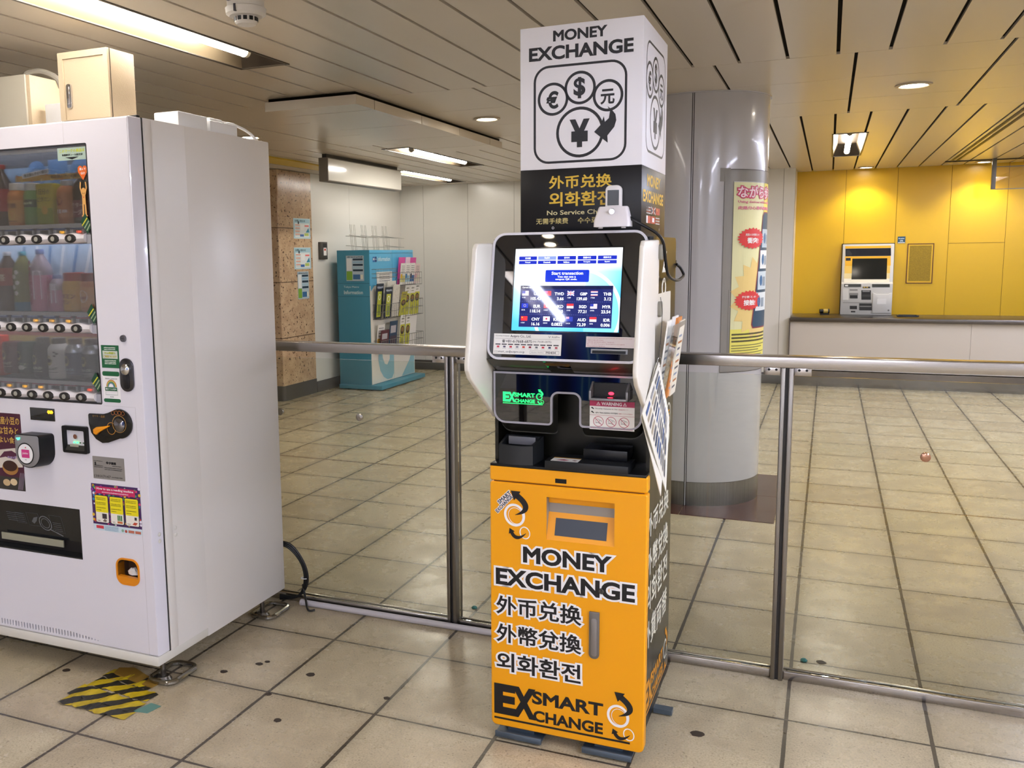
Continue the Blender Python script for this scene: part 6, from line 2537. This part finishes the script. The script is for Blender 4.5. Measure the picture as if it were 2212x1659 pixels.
GL = M('machine_grey', 'c9c7c2', .35)
m = MB()
m.box(-.008, TW + .008, -.012, 0, TB, TT + .008)
m.build('surround_trim', M('machine_surround', '33270f', .6), TM)
m = MB()
m.prism([(-TD + .045, TT), (0, TT), (0, TB), (-TD - .03, TB), (-TD - .03, TB + .33), (-TD + .0, TB + .345)], 'x', 0, TW, bev=.004)
m.build('machine_case', GL, TM)


def tm_map(x, y, l):
    if y > TB + .345:
        t_ = (y - TB - .345) / (TT - TB - .345)
        return (x, -TD + .045 * t_ - l, y)
    if y > TB + .33:
        t_ = (y - TB - .33) / .015
        return (x, -TD - .03 + .03 * t_ - l, y)
    return (x, -TD - .03 - l, y)


def tm(name, mat_shapes, step=.0015):
    S = Sheet(step)
    for mat_, pts, lay in mat_shapes:
        S.poly([q6(*p) for p in pts][::-1], mat_, lay)
    return S.build(name, tm_map, TM)


def bx(x0, x1, y0, y1):
    return [(x0, y0), (x1, y0), (x1, y1), (x0, y1)]


YG = P('f0b41c')
tm('display_surround', [(YG, bx(604, 1014, 214, 236), 1), (YG, bx(600, 1010, 310, 400), 1), (P('f2c85a'), bx(595, 1004, 400, 470), 1), (P('f0dca0'), bx(590, 1000, 470, 520), 1), (P('eae4d0'), bx(588, 998, 520, 556), 1)])
tm('status_display', [(M('status_glass', '20242e', .06), bx(606, 1013, 238, 308), 2), (P('11151c'), bx(608, 652, 325, 350), 2), (P('11151c'), [(615, 250), (640, 250), (665, 285), (660, 303), (612, 303)], 3)])
tm('machine_screen', [(M('screen_off', '101412', .08), [(668, 331), (980, 331), (972, 538), (657, 538)], 2)])
tm('upper_slot', [(BLACKG, bx(590, 745, 570, 599), 1), (BLACKG, bx(842, 1000, 570, 601), 1), (P('2a2620'), bx(758, 826, 564, 610), 1), (P('b89a3a'), bx(764, 782, 594, 606), 2), (P('b89a3a'), bx(790, 806, 594, 606), 2), (P('e8e6e0'), bx(598, 626, 577, 592), 2)])
tm('coin_block', [(P('dddbd4'), bx(576, 630, 612, 720), 3)])
tm('card_slot', [(P('55534e'), bx(640, 712, 622, 630), 1), (P('1c1b1a'), bx(640, 712, 676, 706), 1), (P('8a8882'), bx(636, 716, 655, 676), 1)])
tm('note_slot', [(P('1c1b1a'), bx(746, 832, 628, 718), 1), (P('8a8a88'), bx(756, 822, 632, 644), 2), (P('3a3936'), bx(752, 828, 668, 690), 2)])
tm('ticket_outlet', [(P('1c1b1a'), bx(640, 706, 776, 808), 1), (P('9a9892'), bx(576, 840, 742, 750), 1), (P('2a2927'), bx(726, 840, 752, 818), 1), (P('8a8882'), bx(730, 836, 776, 786), 2)])
m = MB()
pts = [(850, 650), (880, 664), (985, 664), (1018, 650), (1012, 842), (842, 842)]
pp = [q6(*p) for p in pts][::-1]
m.prism(pp, 'y', -TD - .042, -TD - .028, bev=.004)
m.build('service_cover', M('cover_grey', 'd2d0cb', .3), TM)
S = Sheet(.001)
a, b = q6(886, 757), q6(970, 706)
S.rect(a[0], b[0], a[1], b[1], PAPER, 1)
a = q6(988, 815)
S.disc(a[0], a[1], .009, P('6a6a68'), 1, n=14)
S.build('cover_label', on_y(-TD - .042), TM)
tm('foot_label', [(P('2a2826'), bx(650, 690, 824, 838), 1), (P('55524e'), bx(880, 882, 845, 846), 1)])

t = thing('wall_hatch', 'small yellow mesh service hatch in dark frame on yellow wall', 'hatch', (.748, YB, 1.042))
m = MB()
m.plate([(0, 0), (.246, 0), (.246, .415), (0, .415)], [[(.008, .008), (.238, .008), (.238, .407), (.008, .407)]], -.006, 0)
m.build('hatch_frame', M('hatch_frame_brown', '5a2f14', .5), t, smooth=0)
m = MB()
m.plate([(.008, .008), (.238, .008), (.238, .407), (.008, .407)], [[(.022, .024), (.224, .024), (.224, .391), (.022, .391)]], -.004, 0)
m.build('hatch_rim', YELLOW, t, smooth=0)
m = MB()
m.box(.022, .224, -.002, 0, .024, .391)
m.build('hatch_mesh', M('hatch_olive', 'a5860f', .6, noise=(120, .7)), t, smooth=0)
t = thing('wall_sign', 'small blue sign plate above the hatch on yellow wall', 'sign', (.652, YB, 1.462))
m = MB()
m.box(0, .072, -.004, 0, 0, .07)
m.build('sign_plate', P('1f4a66'), t, smooth=0)
S = Sheet(.0008)
S.scribble(.008, .064, .044, .054, P('cfe0ea'), 1, 2)
S.text('24h', .02, .052, .018, .036, P('cfe0ea'), .02, 1, res=1)
S.rect(.004, .068, .002, .01, P('e2e8ea'), 1)
S.build('sign_print', on_y(-.004), t)
t = thing('handheld_device', 'small black device with yellow label lying on the counter end', 'device', (-.02, YB - .12, .715))
m = MB()
m.cyl((-.055, 0, .033), (.04, .02, .033), .022, .026, n=16)
m.build('device_body', BLACK, t)
m = MB()
m.cyl((-.02, .007, .033), (.025, .017, .033), .0262, .0268, n=16)
m.build('device_label', P('b89a3e'), t)
m = MB()
m.box(-.05, .04, -.03, .05, 0, .012)
m.build('device_stand', BLACK, t)
t = thing('coin_tray', 'flat dark coin tray on the counter beside ticket machine', 'tray', (.76, YB - .3, .715))
m = MB()
m.plate(rrect(-.10, .10, -.08, .08, .015, 4), [rrect(-.085, .085, -.065, .065, .01, 4)], .002, .014, axis='z')
m.box(-.09, .09, -.07, .07, .0, .004)
m.build('tray_body', M('tray_slate', '2a2f36', .3), t)

# ------------------------------------------------------------------ unseen blue board, made up for its reflection in the black glass


def wave_mat():
    mm, nt, p = node_mat('reflection_board_blue')
    tc = nt.nodes.new('ShaderNodeTexCoord')
    sp = nt.nodes.new('ShaderNodeSeparateXYZ')
    nt.links.new(tc.outputs['Object'], sp.inputs[0])
    w = nt.nodes.new('ShaderNodeTexWave')
    w.inputs['Scale'].default_value = 1.1
    w.inputs['Distortion'].default_value = 5
    w.inputs['Detail'].default_value = 1
    w.inputs['Detail Scale'].default_value = .8
    nt.links.new(tc.outputs['Object'], w.inputs['Vector'])
    c = ramp(nt, w.outputs['Fac'], [(0, L('031a6e')), (.45, L('0f3fc0')), (.86, L('1c6fe0')), (.93, L('9fdcff')), (.97, L('1c6fe0'))])
    nt.links.new(c, p.inputs['Base Color'])
    p.inputs['Roughness'].default_value = .4
    return mm


t = thing('reflection_board', 'unseen blue board added behind the viewpoint for its reflection', 'board', (-1.38, -.38, 0), .25)
m = MB()
m.box(-.34, .34, 0, .03, .56, 2.0, b=.005)
m.build('board_face', wave_mat(), t)
for x in (-.3, .3):
    m = MB()
    m.box(x - .02, x + .02, -.0, .03, 0.02, .56)
    m.box(x - .03, x + .03, -.2, .2, 0, .02)
    m.build('board_leg', STEEL_D, t)
